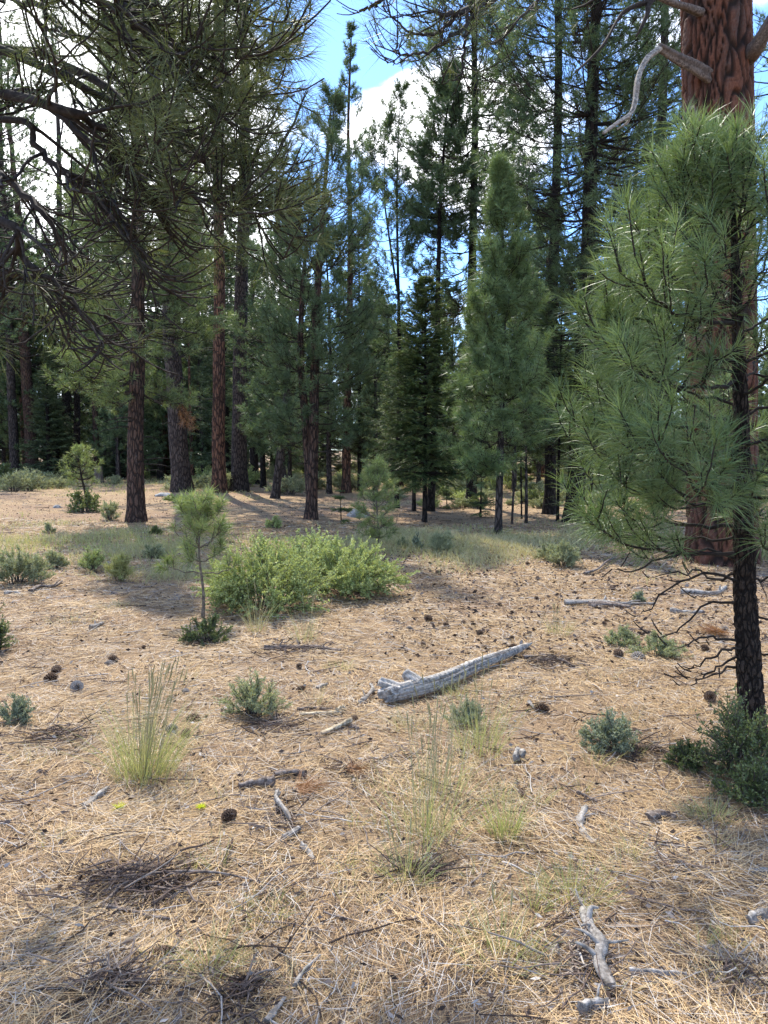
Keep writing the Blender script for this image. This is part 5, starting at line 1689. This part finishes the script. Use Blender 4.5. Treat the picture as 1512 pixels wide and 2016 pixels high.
# heaps of dark twigs, dead needles and bark
def heap(label, px, py, wpx, dpx, h, n, seed, mat='debris', lo=0.0, hi=.6):
    rg = np.random.default_rng(seed)
    b = gnd(px, py)
    W = wpx / FPX * b[1]
    D = abs(gnd(px, py - dpx / 2)[1] - gnd(px, py + dpx / 2)[1])
    root = empty('litter_heap', b, label, 'litter heap')
    g = Geo()
    q = rg.normal(0, 1, (n, 2)) * rg.choice([.16, .28, .45], n)[:, None]
    x, y = q[:, 0] * W, q[:, 1] * D
    z = hz(b[0] + x, b[1] + y) - b[2] + h * np.exp(-(q[:, 0] ** 2 + q[:, 1] ** 2) / .10) * rg.random(n) + .006
    a = rg.normal(.3, .9, n) + (rg.random(n) > .5) * 3.14
    L = rg.uniform(.05, .16, n)
    g.blades(np.stack([x, y, z], -1), np.stack([np.cos(a), np.sin(a), rg.normal(-.05, .22, n)], -1), L, rg.uniform(.002, .006, n) * (1 + .06 * b[1]), rg.normal(0, .01, (n, 3)), 2, lo + (hi - lo) * rg.random(n), rg)
    g.build('needles', M[mat], root)
    g = Geo()
    m = n // 14
    q = rg.normal(0, .2, (m, 2))
    a = rg.random(m) * 6.283
    L = rg.uniform(.06, .2, m)
    S = np.stack([q[:, 0] * W, q[:, 1] * D, hz(b[0] + q[:, 0] * W, b[1] + q[:, 1] * D) - b[2] + h * .8 * rg.random(m)], -1)[:, None] + np.stack([np.cos(a), np.sin(a), rg.normal(.05, .2, m)], -1)[:, None] * (L[:, None] * np.linspace(0, 1, 5))[..., None]
    S += np.cumsum(rg.normal(0, .006, S.shape), 1)
    g.tubes(S, (rg.uniform(.002, .006, m))[:, None] * np.linspace(1, .5, 5), 4, rg.random(m) * .7)
    g.build('twigs', M['debris'], root)


heap('dark heap of twigs and dead needles in the shaded litter', 275, 1745, 330, 130, .06, 900, 1)
heap('dark patch of needles and bark at the foot of the feathery seed grass', 110, 1450, 150, 60, .03, 320, 2)
heap('grey-brown tangle of twigs behind the knobby grey-green shrub', 590, 1285, 200, 40, .04, 320, 3)
heap('dark litter heap on the shaded side of the log tip', 1085, 1305, 120, 40, .05, 300, 4)
heap('grey heap of old needles under the grey-green twiggy shrub', 530, 1432, 190, 50, .03, 380, 5, hi=.9)
heap('dark needles standing in for a dark hole at the bottom of the picture', 480, 1960, 110, 70, .04, 300, 6, hi=.4)  # darkest tints put the shade of a hole into the needle colour
heap('grey-brown heap of needles round a lump of bark in near litter', 225, 1950, 200, 110, .06, 480, 7, hi=.8)
heap('grey patch of bark and needles round the S-shaped root', 560, 1620, 140, 120, .02, 300, 8, hi=.9)
heap('dark needle patch in litter by the rounded grey-green shrub', 1260, 1480, 160, 60, .03, 320, 9)
heap('grey needle patch in the sunny litter between stick and root mass', 1150, 1900, 200, 160, .03, 480, 10, lo=.2, hi=1)
heap('small dark litter heap beside the low green grass patch', 830, 1720, 140, 60, .03, 260, 11)
heap('scattered grey bark and needles in litter before the dark knot', 1330, 1700, 220, 110, .02, 360, 12, lo=.2, hi=1)
heap('grey litter clump by the edge in the nearest litter', 1450, 1930, 180, 110, .03, 360, 13, lo=.1, hi=1)
heap('dark litter clump close to the pale split chunk', 700, 1520, 130, 50, .02, 240, 14)

# grey rock by the feathery sapling
def rock(label, px, py, wpx, hpx, seed):
    rg = np.random.default_rng(seed)
    b = gnd(px, py)
    W, H = wpx / FPX * b[1], hpx / FPX * b[1]
    th, ph = np.meshgrid(np.linspace(0, 2 * math.pi, 28, endpoint=False), np.linspace(0, math.pi, 16))
    rr = 1 + .12 * np.sin(3 * th + 1) * np.sin(ph * 2) + .08 * np.sin(5 * th + ph * 4) + rg.normal(0, .02, th.shape)
    v = np.stack([rr * np.sin(ph) * np.cos(th) * W / 2, rr * np.sin(ph) * np.sin(th) * W / 2.5, rr * np.cos(ph) * H], -1)
    g = Geo()
    ii = np.arange(16 * 28).reshape(16, 28)
    g.add(v, np.stack([ii[:-1], ii[1:], np.roll(ii[1:], -1, 1), np.roll(ii[:-1], -1, 1)], -1))
    o = g.build('rock', M['rock'])
    o.location = tuple(b)
    return tag(o, label, 'rock')


rock('low grey rock in litter beside the feathery pine sapling', 705, 1018, 46, 16, 1)
rock('flat grey rock near the foot of the thick leaning pine', 322, 976, 36, 6, 2)
rock('small grey stone in the far litter by the brown pines', 112, 1000, 16, 6, 3)


# lichen tufts, fallen needle tufts
def tuft_thing(name, label, cat, px, py, R0, n, mat, seed, flat=.6, wd=.003, arc=6.283, a0=0.0):
    rg = np.random.default_rng(seed)
    b = gnd(px, py)
    g = Geo()
    a = a0 + rg.random(n) * arc
    d = np.stack([np.cos(a), np.sin(a), rg.uniform(.0, flat, n)], -1)
    base = rg.normal(0, R0 * .12, (n, 3)) * np.array([1, 1, 0]) + np.array([0, 0, .02])
    g.blades(base, d, R0 * rg.uniform(.5, 1.1, n), wd, rg.normal(0, R0 * .15, (n, 3)), 3, rg.random(n), rg)
    o = g.build(name, M[mat])
    o.location = (b[0], b[1], b[2] + .005)
    return tag(o, label, cat)


tuft_thing('lichen_tuft', 'bright yellow-green lichen tuft, larger of two, in shaded litter', 'lichen', 235, 1602, .032, 150, 'lichen', 1, 1.2, .004)
tuft_thing('lichen_tuft', 'small flat yellow-green lichen tuft, smaller of two, in shaded litter', 'lichen', 397, 1600, .026, 90, 'lichen', 2, .6, .004)
tuft_thing('needle_spray', 'fallen spray of reddish dead needles in litter below the pale wood', 'needle spray', 592, 1562, .16, 120, 'needle_dead', 3, .25, .0022, 2.6, -1.0)
tuft_thing('needle_spray', 'fallen spray of orange dead needles near the young pine trunk', 'needle spray', 1420, 1250, .22, 200, 'needle_dead', 4, .4, .004, 2.4, 2.0)
tuft_thing('needle_spray', 'pinkish fallen needle spray beside the sparse tall grass', 'needle spray', 690, 1525, .14, 90, 'needle_dead', 5, .2, .0022, 3.0, -1.0)

# dead orange needles hanging on a low branch by the thick leaning pine
b = gnd(358, 968)
rg = np.random.default_rng(406)
root = empty('dead_bough', at(350, 800, 17.6), 'hanging bough of dead orange needles beside the thick leaning pine', 'dead bough')
bough(root, [at(290, 770, 17.4), at(330, 785, 17.5), at(352, 800, 17.6), at(368, 830, 17.6)], .012, .005, rg, 8, .3, .4, .1, .9, 3, 26, .17, .008, 'twig', 'limb', 'needle_dead', (.08, .2), .16, .4, 1)
print('TOTAL verts', sum(len(m.vertices) for m in bpy.data.meshes))
